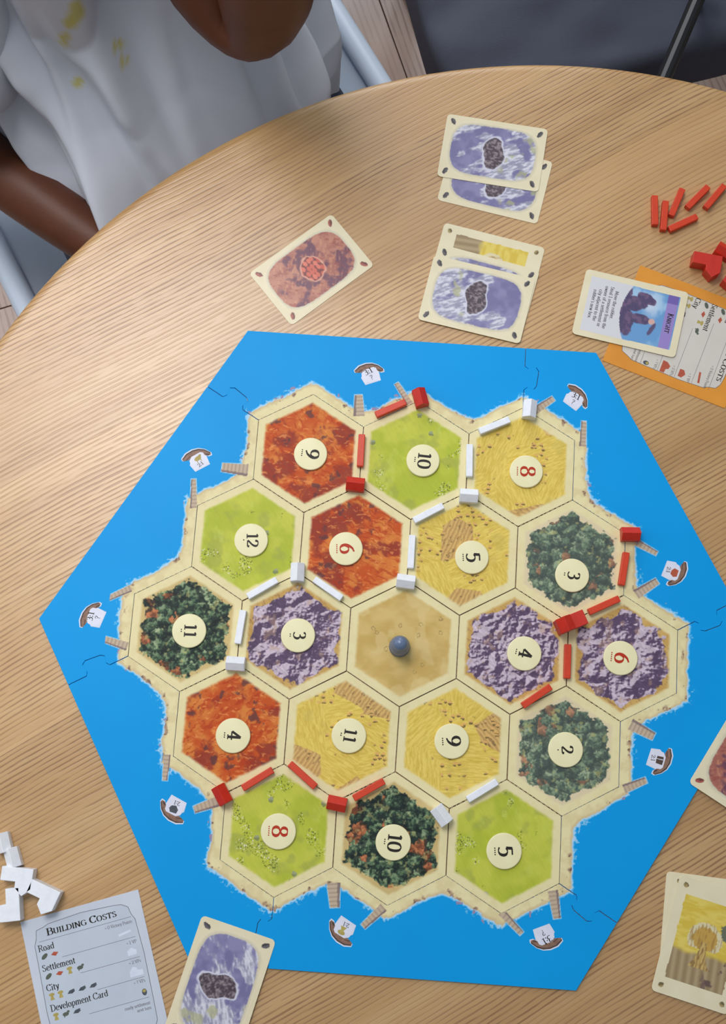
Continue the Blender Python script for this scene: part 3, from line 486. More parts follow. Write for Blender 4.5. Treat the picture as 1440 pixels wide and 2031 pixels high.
for (r, i, kind, num, tp, seed, label) in TILES:
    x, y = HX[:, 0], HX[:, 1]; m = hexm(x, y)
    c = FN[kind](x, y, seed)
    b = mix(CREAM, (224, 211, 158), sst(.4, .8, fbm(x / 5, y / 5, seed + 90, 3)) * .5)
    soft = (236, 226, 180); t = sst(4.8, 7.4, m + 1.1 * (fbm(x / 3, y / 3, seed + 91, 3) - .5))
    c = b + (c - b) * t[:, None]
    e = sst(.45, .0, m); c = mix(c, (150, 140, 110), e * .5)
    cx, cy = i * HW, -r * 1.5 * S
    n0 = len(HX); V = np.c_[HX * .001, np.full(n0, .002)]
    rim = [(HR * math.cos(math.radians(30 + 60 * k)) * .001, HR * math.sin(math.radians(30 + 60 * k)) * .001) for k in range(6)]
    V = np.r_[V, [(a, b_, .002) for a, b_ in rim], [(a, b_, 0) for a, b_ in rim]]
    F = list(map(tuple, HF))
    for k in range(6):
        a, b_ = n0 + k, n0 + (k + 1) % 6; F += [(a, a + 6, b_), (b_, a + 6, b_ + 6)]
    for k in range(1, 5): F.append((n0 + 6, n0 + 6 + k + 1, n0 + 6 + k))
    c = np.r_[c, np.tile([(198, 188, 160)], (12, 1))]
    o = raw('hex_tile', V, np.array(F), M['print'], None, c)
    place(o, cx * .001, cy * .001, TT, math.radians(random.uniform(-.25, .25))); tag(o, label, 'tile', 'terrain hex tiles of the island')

# ------------------------------------------------------------------ number tokens
PIPS = {2: 1, 3: 2, 4: 3, 5: 4, 6: 5, 8: 5, 9: 4, 10: 3, 11: 2, 12: 1}; SZ = {1: 8.2, 2: 8.6, 3: 9.4, 4: 10.2, 5: 10.6}
TOKL = {(-2, -1): 'cream token with black 9 on the top left clay tile', (-2, 0): 'cream token with black 10 on the top row pasture', (-2, 1): 'cream token with red 8 on the top right wheat tile',
 (-1, -1.5): 'cream token with black 12 on the pasture at the left of the second row', (-1, -.5): 'cream token with red 6 on the orange clay tile', (-1, .5): 'cream token with black 5 on the wheat tile above right of the desert',
 (-1, 1.5): 'cream token with black 3 and two dots on the grey green forest', (0, -2): 'cream token with black 11 on the dark forest at the left corner', (0, -1): 'cream token with black 3 on the mountain left of the desert',
 (0, 1): 'cream token with black 4 on the mountain right of the desert', (0, 2): 'cream token with red 6 on the far right mountain', (1, -1.5): 'cream token with black 4 on the clay tile at the lower left',
 (1, -.5): 'cream token with black 11 on the wheat tile below left of the desert', (1, .5): 'cream token with black 9 on the wheat tile below right of the desert', (1, 1.5): 'cream token with black 2 and a single dot on grey green forest',
 (2, -1): 'cream token with red 8 on the bottom left pasture', (2, 0): 'cream token with black 10 on the dark forest in the bottom row', (2, 1): 'cream token with black 5 on the bottom right pasture'}
WHERE = {'clay': 'orange clay tile', 'grass': 'green pasture tile', 'wheat': 'yellow wheat tile', 'forest': 'dark forest tile', 'forest_pale': 'grey green forest tile', 'mountain': 'purple mountain tile'}
POS = {-2: 'top row', -1: 'second row', 0: 'middle row', 1: 'fourth row', 2: 'bottom row'}
for (r, i, kind, num, tp, seed, label) in TILES:
    if not num: continue
    p = un(tp[0], tp[1], .002); rz = math.radians(-90 + random.uniform(-7, 7))
    if num == 4 and i == 1: rz -= .18
    o = lathe('number_token', [(0, 0), (12.0, 0), (12.35, .3), (12.35, 1.6), (12.0, 1.98), (11.6, 2.02), (0, 2.02)], M['cream'], None, 56)
    place(o, p[0], p[1], TT + .002, rz); mat = M['redink'] if num in (6, 8) else M['ink']
    tag(o, TOKL[(r, i)], 'number token', 'round number tokens on the island tiles')
    s = SZ[PIPS[num]]
    sheet('numeral', text_at(str(num), s, 0, -s * .5 + 1.1, 0, 'c', thick=2.0, thin=.7), 2.06, mat, o)
    n = PIPS[num]; dots = [ell((k - (n - 1) / 2) * 1.45, -s * .5 - 1.3, .5, .5, 0, 8) for k in range(n)]
    sheet('pip_row', dots, 2.06, mat, o)

# ------------------------------------------------------------------ blue sea frame in six jigsaw pieces
AP = 229.2; RO = AP / math.cos(math.radians(30))
def rt(p, a): return (p[0] * math.cos(a) - p[1] * math.sin(a), p[0] * math.sin(a) + p[1] * math.cos(a))
A60 = math.radians(-60); g = .22
y0 = 4 * S
def hv(i, r, a): return (i * HW + S * math.cos(math.radians(a)), -r * 1.5 * S + S * math.sin(math.radians(a)))
seam = [(HW, y0), (HW, y0 + 14), (HW + 2.5, y0 + 16), (HW + 7.5, y0 + 14.8), (HW + 9.4, y0 + 17.5), (HW + 10.6, y0 + 29), (HW + 8.6, y0 + 32), (HW + 3, y0 + 30.6), (HW, y0 + 32.4), (HW, AP)]
def shift(P, dx): return [(x + dx, y) for x, y in P]
inner = [hv(1, -2, 30), hv(1.5, -1, 90), hv(1.5, -1, 30), hv(2, 0, 90)]
fr_poly = shift(seam, g) + [(RO / 2, AP)] + [rt(p, A60) for p in shift(seam, -g)[::-1]] + inner[::-1]
# inner outline is drawn back a little from the tiles
def grow(P, k0, k1, d):
    out = list(P)
    for k in range(k0, k1): 
        x, y = P[k]; L_ = math.hypot(x, y); out[k] = (x + d * x / L_, y + d * y / L_)
    return out
fr_poly = grow(fr_poly, len(fr_poly) - len(inner), len(fr_poly), .2)
inner = [hv(1, -2, 30), hv(1, -2, -30), hv(1.5, -1, 30), hv(1.5, -1, -30)]
fr_poly = fr_poly[:-4] + inner[::-1]
WHICH = ['upper right', 'lower right', 'bottom right', 'bottom left', 'left', 'top left']
PLACE = ['along the upper right side of the island', 'along the right and lower right side of the island', 'along the bottom side of the island', 'along the lower left side of the island', 'along the left and upper left side of the island', 'along the top side of the island']
frames = []
for k in range(6):
    o = prism('sea_frame_piece', [rt(p, A60 * k) for p in fr_poly], 0, 2, M['sea'], None, .001, .18)
    place(o, 0, 0, TT); tag(o, 'blue jigsaw sea frame piece ' + PLACE[k], 'board frame', 'interlocking blue sea frame pieces'); frames.append(o)
# harbours: ship seen at, piers seen at (root, tip), kind of cargo
SHIPS = [((735, 742), '?'), ((1141, 792), '?'), ((1335, 1135), 'brick'), ((1305, 1508), 'wood'), ((1080, 1858), '?'), ((680, 1843), 'wheat'), ((345, 1602), 'ore'), ((187, 1222), '?'), ((394, 912), 'wool')]
PIERS = [((712, 818), (711, 783), 8), ((812, 800), (786, 760), 5), ((1060, 815), (1098, 790), 6), ((1156, 878), (1158, 835), 5), ((1270, 1080), (1303, 1098), 5), ((1268, 1175), (1304, 1152), 7), ((1258, 1440), (1297, 1461), 8), ((1245, 1562), (1282, 1547), 6), ((1098, 1775), (1105, 1822), 7), ((1000, 1815), (1035, 1852), 5), ((662, 1760), (664, 1800), 9), ((755, 1805), (720, 1838), 6), ((425, 1592), (385, 1606), 7), ((331, 1505), (327, 1548), 5), ((245, 1280), (198, 1265), 6), ((252, 1170), (210, 1189), 5), ((484, 932), (440, 927), 9), ((384, 1000), (384, 950), 5)]
def mm(u, v): q = un(u, v); return q[0] * 1000, q[1] * 1000
PIER = [(mm(*a), mm(*b), w) for a, b, w in PIERS]
gx, gy = np.meshgrid(np.arange(-215, 215, .5), np.arange(-215, 215, .5)); shp = gx.shape; gx = gx.ravel(); gy = gy.ravel()
D = np.full(gx.shape, 1e3); acc = np.zeros(gx.shape)
def hexsd(x, y):
    x = abs(x); y = abs(y); r = HW / 2
    d1 = x - r; d2 = x * .5 + y * math.sqrt(3) / 2 - r; d = np.maximum(d1, d2)
    # exact at the corners
    cx = np.clip(x, 0, r); return np.where(d > 0, np.where(d1 > d2, np.hypot(x - r, np.maximum(y - S / 2, 0)), np.maximum(d, np.hypot(x, np.maximum(y - S, 0)) * (x < 1))), d)
for r, cols in ROWS.items():
    for i in cols:
        d = hexsd(gx - i * HW, gy + r * 1.5 * S); D = np.minimum(D, d); acc += np.exp(-np.clip(d, -5, 60) / 4.)
DS = -4 * np.log(acc + 1e-12)
rough = 3.6 * (fbm(gx / 16, gy / 16, 5, 3) - .5) + 2.4 * (fbm(gx / 3.2, gy / 3.2, 6, 3) - .5)
beach = DS - 7.6 - rough; foam_w = 2.0 + 6.5 * sst(.46, .8, fbm(gx / 1.6, gy / 1.6, 9, 3)) * sst(.35, .6, fbm(gx / 12, gy / 12, 19, 2))
isl = mix(CREAM, (216, 200, 150), sst(.35, .75, fbm(gx / 6, gy / 6, 3, 3)) * .6)
isl = mix(isl, (206, 182, 140), sst(-2.6, -.2, beach) * .75)
rock = sst(.66, .72, fbm(gx / 5, gy / 5, 31, 3)) * sst(-4, -1.5, beach); isl = mix(isl, (164, 132, 108), rock * .8)
isl = mix(isl, (110, 84, 76), rock * sst(.5, .7, fbm(gx / 1.2, gy / 1.2, 33, 2)) * .9)
land = sst(.35, -.35, beach); fo = sst(foam_w, .2, beach)
cc = mix(SEA, (178, 216, 244), fo); cc = cc + (isl - cc) * land[:, None]; keep = (beach < foam_w + .3) & (D > -.4)
# loose rocks in the surf
rk = (vn(gx / 3, gy / 3, 41) > .84) & (beach > .3) & (beach < 3.8) & (fbm(gx / 20, gy / 20, 44, 2) > .5); cc[rk] = (150, 140, 170); keep |= rk & (D > 0)
for (a, b, w) in PIER:
    ax, ay = a; bx, by = b; L_ = math.hypot(bx - ax, by - ay); ux, uy = (bx - ax) / L_, (by - ay) / L_
    t = (gx - ax) * ux + (gy - ay) * uy; s_ = -(gx - ax) * uy + (gy - ay) * ux; hwid = w * .40 * (1.25 - .35 * t / L_)
    e = np.maximum(np.maximum(abs(s_) - hwid, t - L_), -t - 3); fmk = (e < 1.0) & (D > -.2); k1 = fmk & (e >= 0) & (beach > 0)
    cc[k1] = mix((188, 222, 246), SEA, np.clip(e[k1], 0, 1)); keep |= fmk & (beach > -.5)
    k2 = (e < 0) & (D > .4); pl = np.sin(t[k2] * 2.2) * .5 + .5; q = mix((196, 178, 154), (170, 150, 132), pl ** 3); q = mix(q, (124, 108, 110), (s_[k2] > hwid[k2] * .55) * .8)
    cc[k2] = q; keep |= k2
# split over the six pieces by bearing, cut along the seams
ids = -np.ones(gx.shape, int)
for k in range(6):
    px, py = gx, gy; a = -A60 * k; qx = px * math.cos(a) - py * math.sin(a); qy = px * math.sin(a) + py * math.cos(a)   # back to piece 0
    a1 = math.radians(60); wx = qx * math.cos(a1) - qy * math.sin(a1); wy = qx * math.sin(a1) + qy * math.cos(a1)
    i1 = (qx > HW) & (qy > 0); i2 = ~((wx > HW - .45) & (wy > 100)) & (qx * math.cos(a1) - qy * math.sin(a1) < HW - .45)
    kk = (wy > 0) | (qy > 0)
    ids[(qx > HW) & (wx <= HW) & (ids < 0)] = k
idg = ids.reshape(shp); kg = (keep & (ids >= 0)).reshape(shp)
gid = np.arange(gx.size).reshape(shp)
for k in range(6):
    kk = kg & (idg == k); q = kk[:-1, :-1] & kk[1:, :-1] & kk[:-1, 1:] & kk[1:, 1:]
    F = np.stack([gid[:-1, :-1][q], gid[:-1, 1:][q], gid[1:, 1:][q], gid[1:, :-1][q]], 1); u, inv = np.unique(F, return_inverse=True); F = inv.reshape(F.shape)
    V = np.c_[gx[u] * .001, gy[u] * .001, np.full(len(u), .00204)]
    raw('printed_shore', V, F, M['print'], frames[k], cc[u])
def piece_of(x, y):
    for k in range(6):
        qx, qy = rt((x, y), -A60 * k); wx, wy = rt((qx, qy), math.radians(60))
        if qx > HW and wx < HW: return k
    return 0
for n, (c, cargo) in enumerate(SHIPS):
    x, y = mm(*c); par = frames[piece_of(x, y)]; out = math.atan2(y, x)
    # piers' middle tells which way the sail looks
    a = out - math.pi / 2
    near = sorted(PIER, key=lambda p: math.hypot(p[1][0] - x, p[1][1] - y))[:2]
    px = (near[0][1][0] + near[1][1][0]) / 2; py = (near[0][1][1] + near[1][1][1]) / 2; a = math.atan2(y - py, x - px) - math.pi / 2
    F = lambda P: xf(P, x, y, a)
    hull = [(-10, 5.4), (-10, 7.2), (-5.5, 9), (0, 8.8), (4.5, 7.2), (8, 4.2), (10.4, 0), (9.8, -1.8), (7.4, -1.4), (4, 2.6), (-2, 4.4), (-6, 3.8)]
    halo = [(px_ * 1.05, (py_ - 4) * 1.16 + 4.1) for px_, py_ in hull]
    h0 = sheet('printed_ship', F([halo, [(-7.0, -6.4), (5.2, -7.6), (6.8, 1), (4, 3), (-5, 3), (-7.8, 0)]]), 2.045, M['paleink'], par)
    sheet('hull', F([hull]), 2.07, M['brown'], h0); sheet('hull_shade', F([[(-10, 6.4), (-10, 7.2), (-5.5, 9), (0, 8.8), (4.5, 7.2), (8, 4.2), (10.4, 0), (9.9, -1), (7.5, 3.4), (4, 6.2), (0, 7.8), (-5, 8)], [(-8, 4.4), (-4, 5.4), (-4, 6), (-8, 5.1)], [(6.2, 0), (8.6, -1.4), (9, -.6), (6.8, 1.2)]]), 2.09, M['dkbrown'], h0)
    sheet('sail', F([[(-6.4, -5.6), (4.6, -6.8), (5.9, -2), (5.6, 3), (4, 4.4), (-3.4, 4.9), (-6.2, 3.0), (-7.2, -1)]]), 2.11, M['sail'], h0)
    if cargo == '?':
        sheet('ship_lettering', F(text_at('3:1', 4.2, -.6, .6, .1, 'c', thick=1.7, thin=.7) + text_at('?', 3.8, -.4, -4.6, 0, 'c', thick=1.3)), 2.13, M['ink'], h0)
    else:
        sheet('ship_lettering', F(text_at('2:1', 2.8, -.6, -5.0, .1, 'c', thick=1.9, thin=.8)), 2.13, M['greyink'], h0)
        sh = {'brick': [[(-2.4, 3.6), (-3.2, .4), (-1.2, -1.4), (1.6, -1.6), (3.4, .8), (2.4, 3.4)]], 'wood': [[(-3.2, 3.4), (-3, -1), (-1.2, -1.2), (-1.4, 3.8)], [(-.9, 3.8), (-.8, -1.4), (2.2, -1.2), (2.6, 3.4)]],
              'wheat': [ell(0, 2.4, 2.7, 1.6), [(-2.2, -1.8), (2.2, -1.8), (.9, 1), (2, 2), (-2, 2), (-.9, 1)]], 'ore': [[(-3, 3.2), (-3.4, .4), (-1, -1.9), (2, -1), (3.2, 1.2), (1.6, 3.6)]], 'wool': [ell(0, 1.2, 2.8, 1.7), ell(2.4, 2.4, 1.2, .9), [(-1.8, 0), (-1.2, 0), (-1.2, -1.9), (-1.8, -1.9)], [(1.2, 0), (1.8, 0), (1.8, -1.9), (1.2, -1.9)]]}[cargo]
        sheet('cargo_emblem', F(sh), 2.12, {'brick': M['brickink'], 'wood': M['dkbrown'], 'wheat': M['yellow'], 'ore': M['oreink'], 'wool': M['yellow']}[cargo], h0)

# ------------------------------------------------------------------ wooden playing pieces
def seen(u, v, h=0., z=0.): q = un(u, v, z + h); return q[0], q[1]
def dirof(u0, v0, u1, v1, z=.004): a = un(u0, v0, z); b = un(u1, v1, z); return math.atan2(b[1] - a[1], b[0] - a[0]), math.hypot(b[0] - a[0], b[1] - a[1])
def road(u0, v0, u1, v1, mat, label, group, z0, tilt=0.):
    a, L_ = dirof(u0, v0, u1, v1, z0 - BT + .005); o = box('road_stick', .0245, .0049, .0049, mat, None, .0005)
    x, y = seen((u0 + u1) / 2, (v0 + v1) / 2, z0 - BT + .0049); place(o, x, y, z0, a); return tag(o, label, 'game piece', group)
RR = [((745, 822, 805, 796), 'red road stick on the beach edge above the top pasture tile'), ((718, 859, 714, 926), 'upright red road stick between the top clay and pasture tiles'), ((1243, 1094, 1233, 1161), 'red road stick on the right edge of the upper forest tile'),
 ((1165, 1215, 1232, 1185), 'red road stick right of the red city'), ((1127, 1276, 1125, 1347), 'red road stick between the two purple mountain tiles on the right'), ((1035, 1401, 1095, 1360), 'red road stick below the mountain tile numbered 4'),
 ((478, 1565, 543, 1525), 'red road stick right of the lower left red settlement'), ((573, 1513, 627, 1562), 'red road stick above right of the pasture tile numbered 8'), ((700, 1584, 763, 1548), 'red road stick above the dark bottom row forest tile')]
for (q, lb) in RR: road(*q, M['orange'], lb, 'red road sticks on the board', BT)
WR = [((948, 856, 1014, 830), 'white road stick along the top of the corner wheat tile'), ((932, 879, 931, 946), 'upright white road stick between the top pasture and wheat tiles'), ((819, 1033, 881, 1001), 'white road stick below the top pasture tile'),
 ((818, 1060, 814, 1127), 'upright white road stick between the red 6 clay and wheat tiles'), ((489, 1184, 551, 1148), 'white road stick below the pasture tile numbered 12'), ((622, 1147, 679, 1187), 'white road stick below left of the clay tile numbered red 6'),
 ((482, 1210, 471, 1276), 'upright white road stick between the left forest and mountain tiles'), ((926, 1587, 988, 1549), 'white road stick above the bottom right pasture tile')]
for (q, lb) in WR: road(*q, M['white'], lb, 'white road sticks on the board', BT)
SET = [(-5, 0), (5, 0), (5, 6.6), (0, 11), (-5, 6.6)]
CITY = [(-11, 0), (11, 0), (11, 9.4), (.5, 9.4), (.5, 13.6), (-5.2, 18.6), (-11, 13.6)]
def profile_piece(name, prof, depth, mat, standing=True):
    o = prism(name, prof, -depth / 2, depth / 2, mat, None, .001, .35)
    if standing: o.data.transform(Matrix.Rotation(math.pi / 2, 4, 'X'))
    else: o.data.transform(Matrix.Translation((0, 0, depth / 2000)))
    return o
def settlement(u, v, ridge, mat, label, group):
    o = profile_piece('settlement', SET, 13.5, mat); x, y = seen(u, v, .006); place(o, x, y, BT, math.radians(ridge - 90)); return tag(o, label, 'game piece', group)
for u, v, a, lb in ((834, 788, 108, 'red settlement house on the coast above the top pasture tile'), (705, 960, -3, 'red settlement house between the two upper clay tiles'), (1251, 1059, 3, 'red settlement house on the right coast beside the upper forest tile'),
                    (440, 1576, -57, 'red settlement house on the left coast between clay and pasture tiles'), (668, 1594, -8, 'red settlement house between the bottom pasture and dark forest tiles')):
    settlement(u, v, a, M['red'], lb, 'red settlements on the board')
for u, v, a, lb in ((1051, 811, 87, 'white settlement house on the top coast above the corner wheat tile'), (930, 983, 0, 'white settlement house where the top pasture and both wheat tiles meet'), (805, 1153, -4, 'white settlement house at the top point of the desert tile'),
                    (590, 1135, 92, 'white settlement house at the top point of the left mountain tile'), (467, 1316, 0, 'white settlement house at the lower right of the left forest tile'), (876, 1617, -50, 'white settlement house at the right of the dark forest tile numbered 10')):
    settlement(u, v, a, M['white'], lb, 'white settlements on the board')
o = profile_piece('city', CITY, 10.8, M['red']); x, y = seen(1133, 1234, .008); place(o, x, y, BT, math.radians(26)); tag(o, 'red city block standing between the two purple mountain tiles', 'game piece')
o = lathe('robber_pawn', [(0, 0), (7.2, 0), (7.6, .8), (7.6, 2.2), (6.8, 3.4), (7.1, 6), (7.2, 9), (6.2, 13), (4.4, 16), (3.6, 17.5), (4.6, 18.6), (5.4, 21), (5.2, 23.4), (3.8, 25.4), (2, 26.3), (0, 26.6)], M['robber'], None, 40)
x, y = seen(793, 1280, .010); place(o, x, y, BT); tag(o, 'blue grey wooden pawn standing on the desert tile', 'game piece')
# spare pieces beside the board
for q, lb in (((1299, 384, 1300, 448), 'leftmost spare red stick in the loose pile'), ((1321, 397, 1316, 456), 'spare red stick second from left, touching the leftmost one'), ((1353, 376, 1333, 424), 'spare red stick leaning right above the short lowest one'),
              ((1405, 369, 1364, 410), 'spare red stick lying slanted right of the pile'), ((1438, 366, 1400, 411), 'spare red stick cut by the right picture edge'), ((1327, 454, 1384, 428), 'lowest spare red stick, lying nearly level')):
    road(*q, M['orange'], lb, 'spare red road sticks on the table', TT)
def lying(u, v, deg, mat, label, group, kind='city', z=TT, stand=False):
    o = profile_piece(kind, CITY if kind == 'city' else SET, 10.8 if kind == 'city' else 13.5, mat, stand)
    if not stand: o.data.transform(Matrix.Translation((0, -.0075, 0)))
    x, y = seen(u, v, z - BT + .0096); place(o, x, y, z, math.radians(deg)); return tag(o, label, 'game piece', group)
lying(1402, 522, 172, M['red'], 'spare red city lying above the orange cost card', 'spare red houses on the table')
lying(1440, 494, 60, M['red'], 'spare red settlement at the right edge above the lying city', 'spare red houses on the table', 'settlement', TT, True)
lying(1459, 541, 100, M['red'], 'spare red city partly out of view at the right edge', 'spare red houses on the table')
lying(3, 1672, 20, M['white'], 'white settlement just peeking in at the left edge, uppermost of the heap', 'spare white houses on the table', 'settlement', TT, True)
lying(22, 1702, 22, M['white'], 'white settlement upper left of the heap by the white cost card', 'spare white houses on the table', 'settlement', TT, True)
lying(33, 1743, 178, M['white'], 'white city lying across the middle of the white heap', 'spare white houses on the table')
lying(83, 1777, 160, M['white'], 'white city lying at the right end of the white heap', 'spare white houses on the table')
lying(18, 1795, 100, M['white'], 'white city standing at the bottom of the white heap', 'spare white houses on the table')

# ------------------------------------------------------------------ cards
CW, CH, CT = 54., 80., .45
def ore_pic(x, y, s):
    c = mix((116, 112, 156), (138, 134, 174), sst(.3, .7, fbm(x / 9, y / 9, s, 3)))
    u, v = rot2(x, y, .5); w = sst(.44, .58, fbm(u / 7, v / 12, s + 2, 4) + .12 * sst(0, -14, y) + .12 * sst(2, 14, x) * sst(4, 14, y) - .14 * sst(4, -6, x) * sst(4, 12, y)); st = fbm(u / 1.1, v / 4, s + 3, 3)
    c = c + (mix((150, 150, 172), (224, 224, 232), sst(.3, .7, st)) - c) * (w * .92)[:, None]
    c = mix(c, (176, 176, 130), sst(.6, .72, fbm(x / 8, y / 8, s + 9, 3)) * sst(0, -14, y) * .7)
    r = np.hypot((x + 1) / 14, (y + .5 - 1.2 * np.sin(x * .3)) / 8.2) + .12 * (vn(x / 2.4, y / 2.4, s + 5) - .5)
    c = mix(c, (206, 206, 222), sst(1.14, 1.06, r)); k = sst(1.0, .95, r); d = mix((70, 58, 68), (146, 134, 138), sst(.35, .75, fbm(x / 1.3, y / 1.6, s + 6, 3)))
    return c + (d - c) * k[:, None]
def brick_pic(x, y, s):
    c = mix((166, 100, 86), (190, 130, 108), sst(.3, .7, fbm(x / 6, y / 9, s, 4))); c = mix(c, (104, 62, 84), sst(.5, .62, fbm(x / 11, y / 11, s + 2, 4)) * .95)
    u, v = rot2(x, y, .8); c = mix(c, (212, 152, 116), sst(.6, .75, fbm(u / 1.2, v / 4, s + 3, 3)) * .6); c = mix(c, (150, 70, 62), sst(.6, .75, fbm(u / 3, v / 1.2, s + 4, 3)) * .6)
    r = np.hypot(x / 10, (y - 1) / 9) + .2 * (vn(x / 3, y / 3, s + 5) - .5); c = mix(c, (214, 158, 136), sst(1.14, 1.04, r)); k = sst(1., .95, r)
    d_, dx, dy, i = voro(x / 5, y / 3.4, s + 6, .5); d = mix((196, 84, 68), (222, 122, 100), i); d = mix(d, (120, 56, 56), sst(.42, .5, d_)); return c + (d - c) * k[:, None]
def wheat_pic(x, y, s):
    c = mix((214, 186, 66), (226, 204, 98), sst(.3, .7, fbm(x / 7, y / 2.5, s, 3))); gr = sst(-6, -10, y + 3 * (vn(x / 5, y / 5, s) - .5))
    st = .5 + .5 * np.sin(x * 1.1 + y * .1); f = mix((176, 156, 118), (150, 128, 92), st); f = mix(f, (104, 82, 76), sst(.6, .7, fbm(x / 4, y / 4, s + 3, 3)) * sst(0, 8, x)); c = c + (f - c) * gr[:, None]
    c = mix(c, (92, 100, 92), (np.hypot((x - 17) / 8, (y - 12) / 7) + .3 * (vn(x, y, s + 4) - .5) < 1) * .9)
    r = np.hypot(x / 12, (y - 3) / 11) + .12 * (vn(x * 1.2, y * 1.2, s + 6) - .5); a = (r < 1) & (y > -4 + 0 * x); c = mix(c, (220, 210, 176), a * .9); c = mix(c, (196, 158, 76), ((r < .72) & a) * 1.)
    st2 = fbm(x / .8, (y + x * .3) / 5, s + 12, 3); c = mix(c, (150, 112, 54), a * sst(.5, .7, st2) * .55); q = (abs(x) < 2.0 + .022 * (y + 1) ** 2 + .6 * (vn(x * 2, y * 2, s) - .5)) & (y < 1) & (y > -17); c = np.where(q[:, None], mix((206, 174, 104), (146, 116, 66), sst(.35, .65, st2)), c); return c
def knight_pic(x, y, s):
    c = mix((104, 156, 206), (160, 196, 226), sst(.45, .7, fbm(x / 14, y / 9, s, 3))); c = mix(c, (206, 216, 232), sst(9, 1, np.hypot((x + 10) * .6, y - 14)) * .7)
    def blob(cx, cy, rx, ry, a): u, v = rot2(x - cx, y - cy, a); return np.hypot(u / rx, v / ry) + .2 * (vn(x / 2, y / 2, s + 5) - .5)
    k = np.minimum.reduce([blob(-8, 0, 6, 12, .2), blob(-14, 10, 4, 8, -.3), blob(6, -3, 12, 6, .2), blob(3, 8, 4, 8, 0), blob(0, -6, 20, 4, -.1)])
    d = mix((78, 68, 104), (110, 88, 120), sst(.35, .65, fbm(x / 2.5, y / 2.5, s + 6, 4))); c = c + (d - c) * sst(1.06, .96, k)[:, None]
    c = mix(c, (214, 170, 160), sst(1.1, .9, blob(3, 17, 2.4, 2.6, 0))); c = mix(c, (92, 80, 116), sst(1.1, .9, blob(9, 18, 1.6, 6, 1.2)))
    return c
ICON = {'ore': (98, 94, 98), 'brick': (172, 92, 80), 'wheat': (170, 150, 96)}
def card_faces(parent, kind, seed, top):
    st = .55; X, Y = np.meshgrid(np.arange(-25.5, 25.51, st), np.arange(-38.5, 38.51, st)); sh = X.shape; x = X.ravel(); y = Y.ravel()
    hw, hh = (21.3, 33.2) ; e = (np.abs(x) / hw) ** 3.0 + (np.abs(y) / hh) ** 4.5 + .12 * (fbm(x / 2.2, y / 2.2, seed + 70, 3) - .5)
    if kind == 'knight': e = np.where((abs(x) < 22) & (y > -6 - .012 * (22 ** 2 - x ** 2) + 4) & (y < 35), 0, 2.)
    if kind == 'wheat': e = np.where((abs(x) < 20.5 + (vn(x / 3, y / 3, 4) - .5)) & (y > -29) & (y < 29 + 2 * (x / 20) ** 2 * 0), 0, 2.)
    base = np.array(CARDC, float); c = mix(base, (222, 212, 176), sst(.45, .7, fbm(x / 8, y / 8, seed + 71, 3)) * .5)
    pic = {'ore': ore_pic, 'brick': brick_pic, 'wheat': wheat_pic, 'knight': knight_pic}[kind](x, y, seed); halo = sst(1.42, 1.02, e)
    c = mix(c, (196, 190, 168), halo * .6); c = c + (pic - c) * sst(1.04, .97, e)[:, None]; keep = e < 1.5
    if kind == 'knight':
        b = (abs(x) < 22) & (y > 25.5) & (y < 34); c[b] = (150, 132, 196); q = b & (x < -15); c[q] = (112, 96, 170)
        tx = (abs(x) < 22.5) & (e > 1) & (y < 4) & (y > -35); c[tx] = (214, 214, 218); keep |= tx
    else:
        for sx in (-1, 1):
            for sy in (-1, 1):
                u, v = rot2(x - sx * 21.4, y - sy * 34.4, .5 * sx * sy); r = np.hypot(u / (2.0 if kind == 'wheat' else 3.0), v / 1.8) + .25 * (vn(x * .9, y * .9, seed + 80) - .5)
                q = sst(1.1, .9, r); i_c = mix(ICON[kind], np.array(ICON[kind]) * .65, sst(-.4, .5, v + 2 * (vn(x * 1.4, y * 1.4, seed) - .5)))
                c = c + (i_c - c) * q[:, None]; keep |= r < 1.2
    kg = keep.reshape(sh); gid = np.arange(x.size).reshape(sh); q = kg[:-1, :-1] & kg[1:, :-1] & kg[:-1, 1:] & kg[1:, 1:]
    F = np.stack([gid[:-1, :-1][q], gid[:-1, 1:][q], gid[1:, 1:][q], gid[1:, :-1][q]], 1); u, inv = np.unique(F, return_inverse=True)
    raw('printed_picture', np.c_[x[u] * .001, y[u] * .001, np.full(len(u), top * .001 + .00003)], inv.reshape(F.shape), M['cardprint'], parent, c[u])
def card(kind, cu, cv, up, z, label, group, seed, name='resource_card'):
    """centre seen at (cu, cv); `up` = bearing of the card's top on the table"""
    o = prism(name, rrect(CW, CH, 3.2), 0, CT, M['card'], None, .001, .08); p = un(cu, cv, z - BT); place(o, p[0], p[1], z, up - math.pi / 2)
    card_faces(o, kind, seed, CT); return tag(o, label, 'card', group)
def center(*pts, z=0.):
    return pts
def cardq(kind, a, b, z, label, group, seed, flip=0, corner=None, name='resource_card'):
    """a, b: where the two ends of one long edge are seen, card body lies to the right of a->b when flip=0"""
    P = un(*a, z - BT)[:2]; Q = un(*b, z - BT)[:2]; d = (Q - P) / np.hypot(*(Q - P)); n = np.array([d[1], -d[0]]) * (1 if not flip else -1); mid = (P + Q) / 2 + n * CW / 2000
    o = prism(name, rrect(CW, CH, 3.2), 0, CT, M['card'], None, .001, .08)
    upd = math.atan2(d[1], d[0]); place(o, mid[0], mid[1], z, upd - math.pi / 2); card_faces(o, kind, seed, CT); return tag(o, label, 'card', group)
g1 = 'resource cards laid around the board'
cardq('brick', (496, 541), (655, 426), TT, 'reddish clay card lying alone above the top left corner of the board', g1, 3)
cardq('ore', (1065, 445), (867, 397), TT, 'purple ore card half covered by another, topmost pair of cards', g1, 14, 0).location.z += 0
cardq('ore', (1087, 257), (888, 226), TT + .00055, 'purple ore card lying fully visible at the very top', g1, 27, 1)
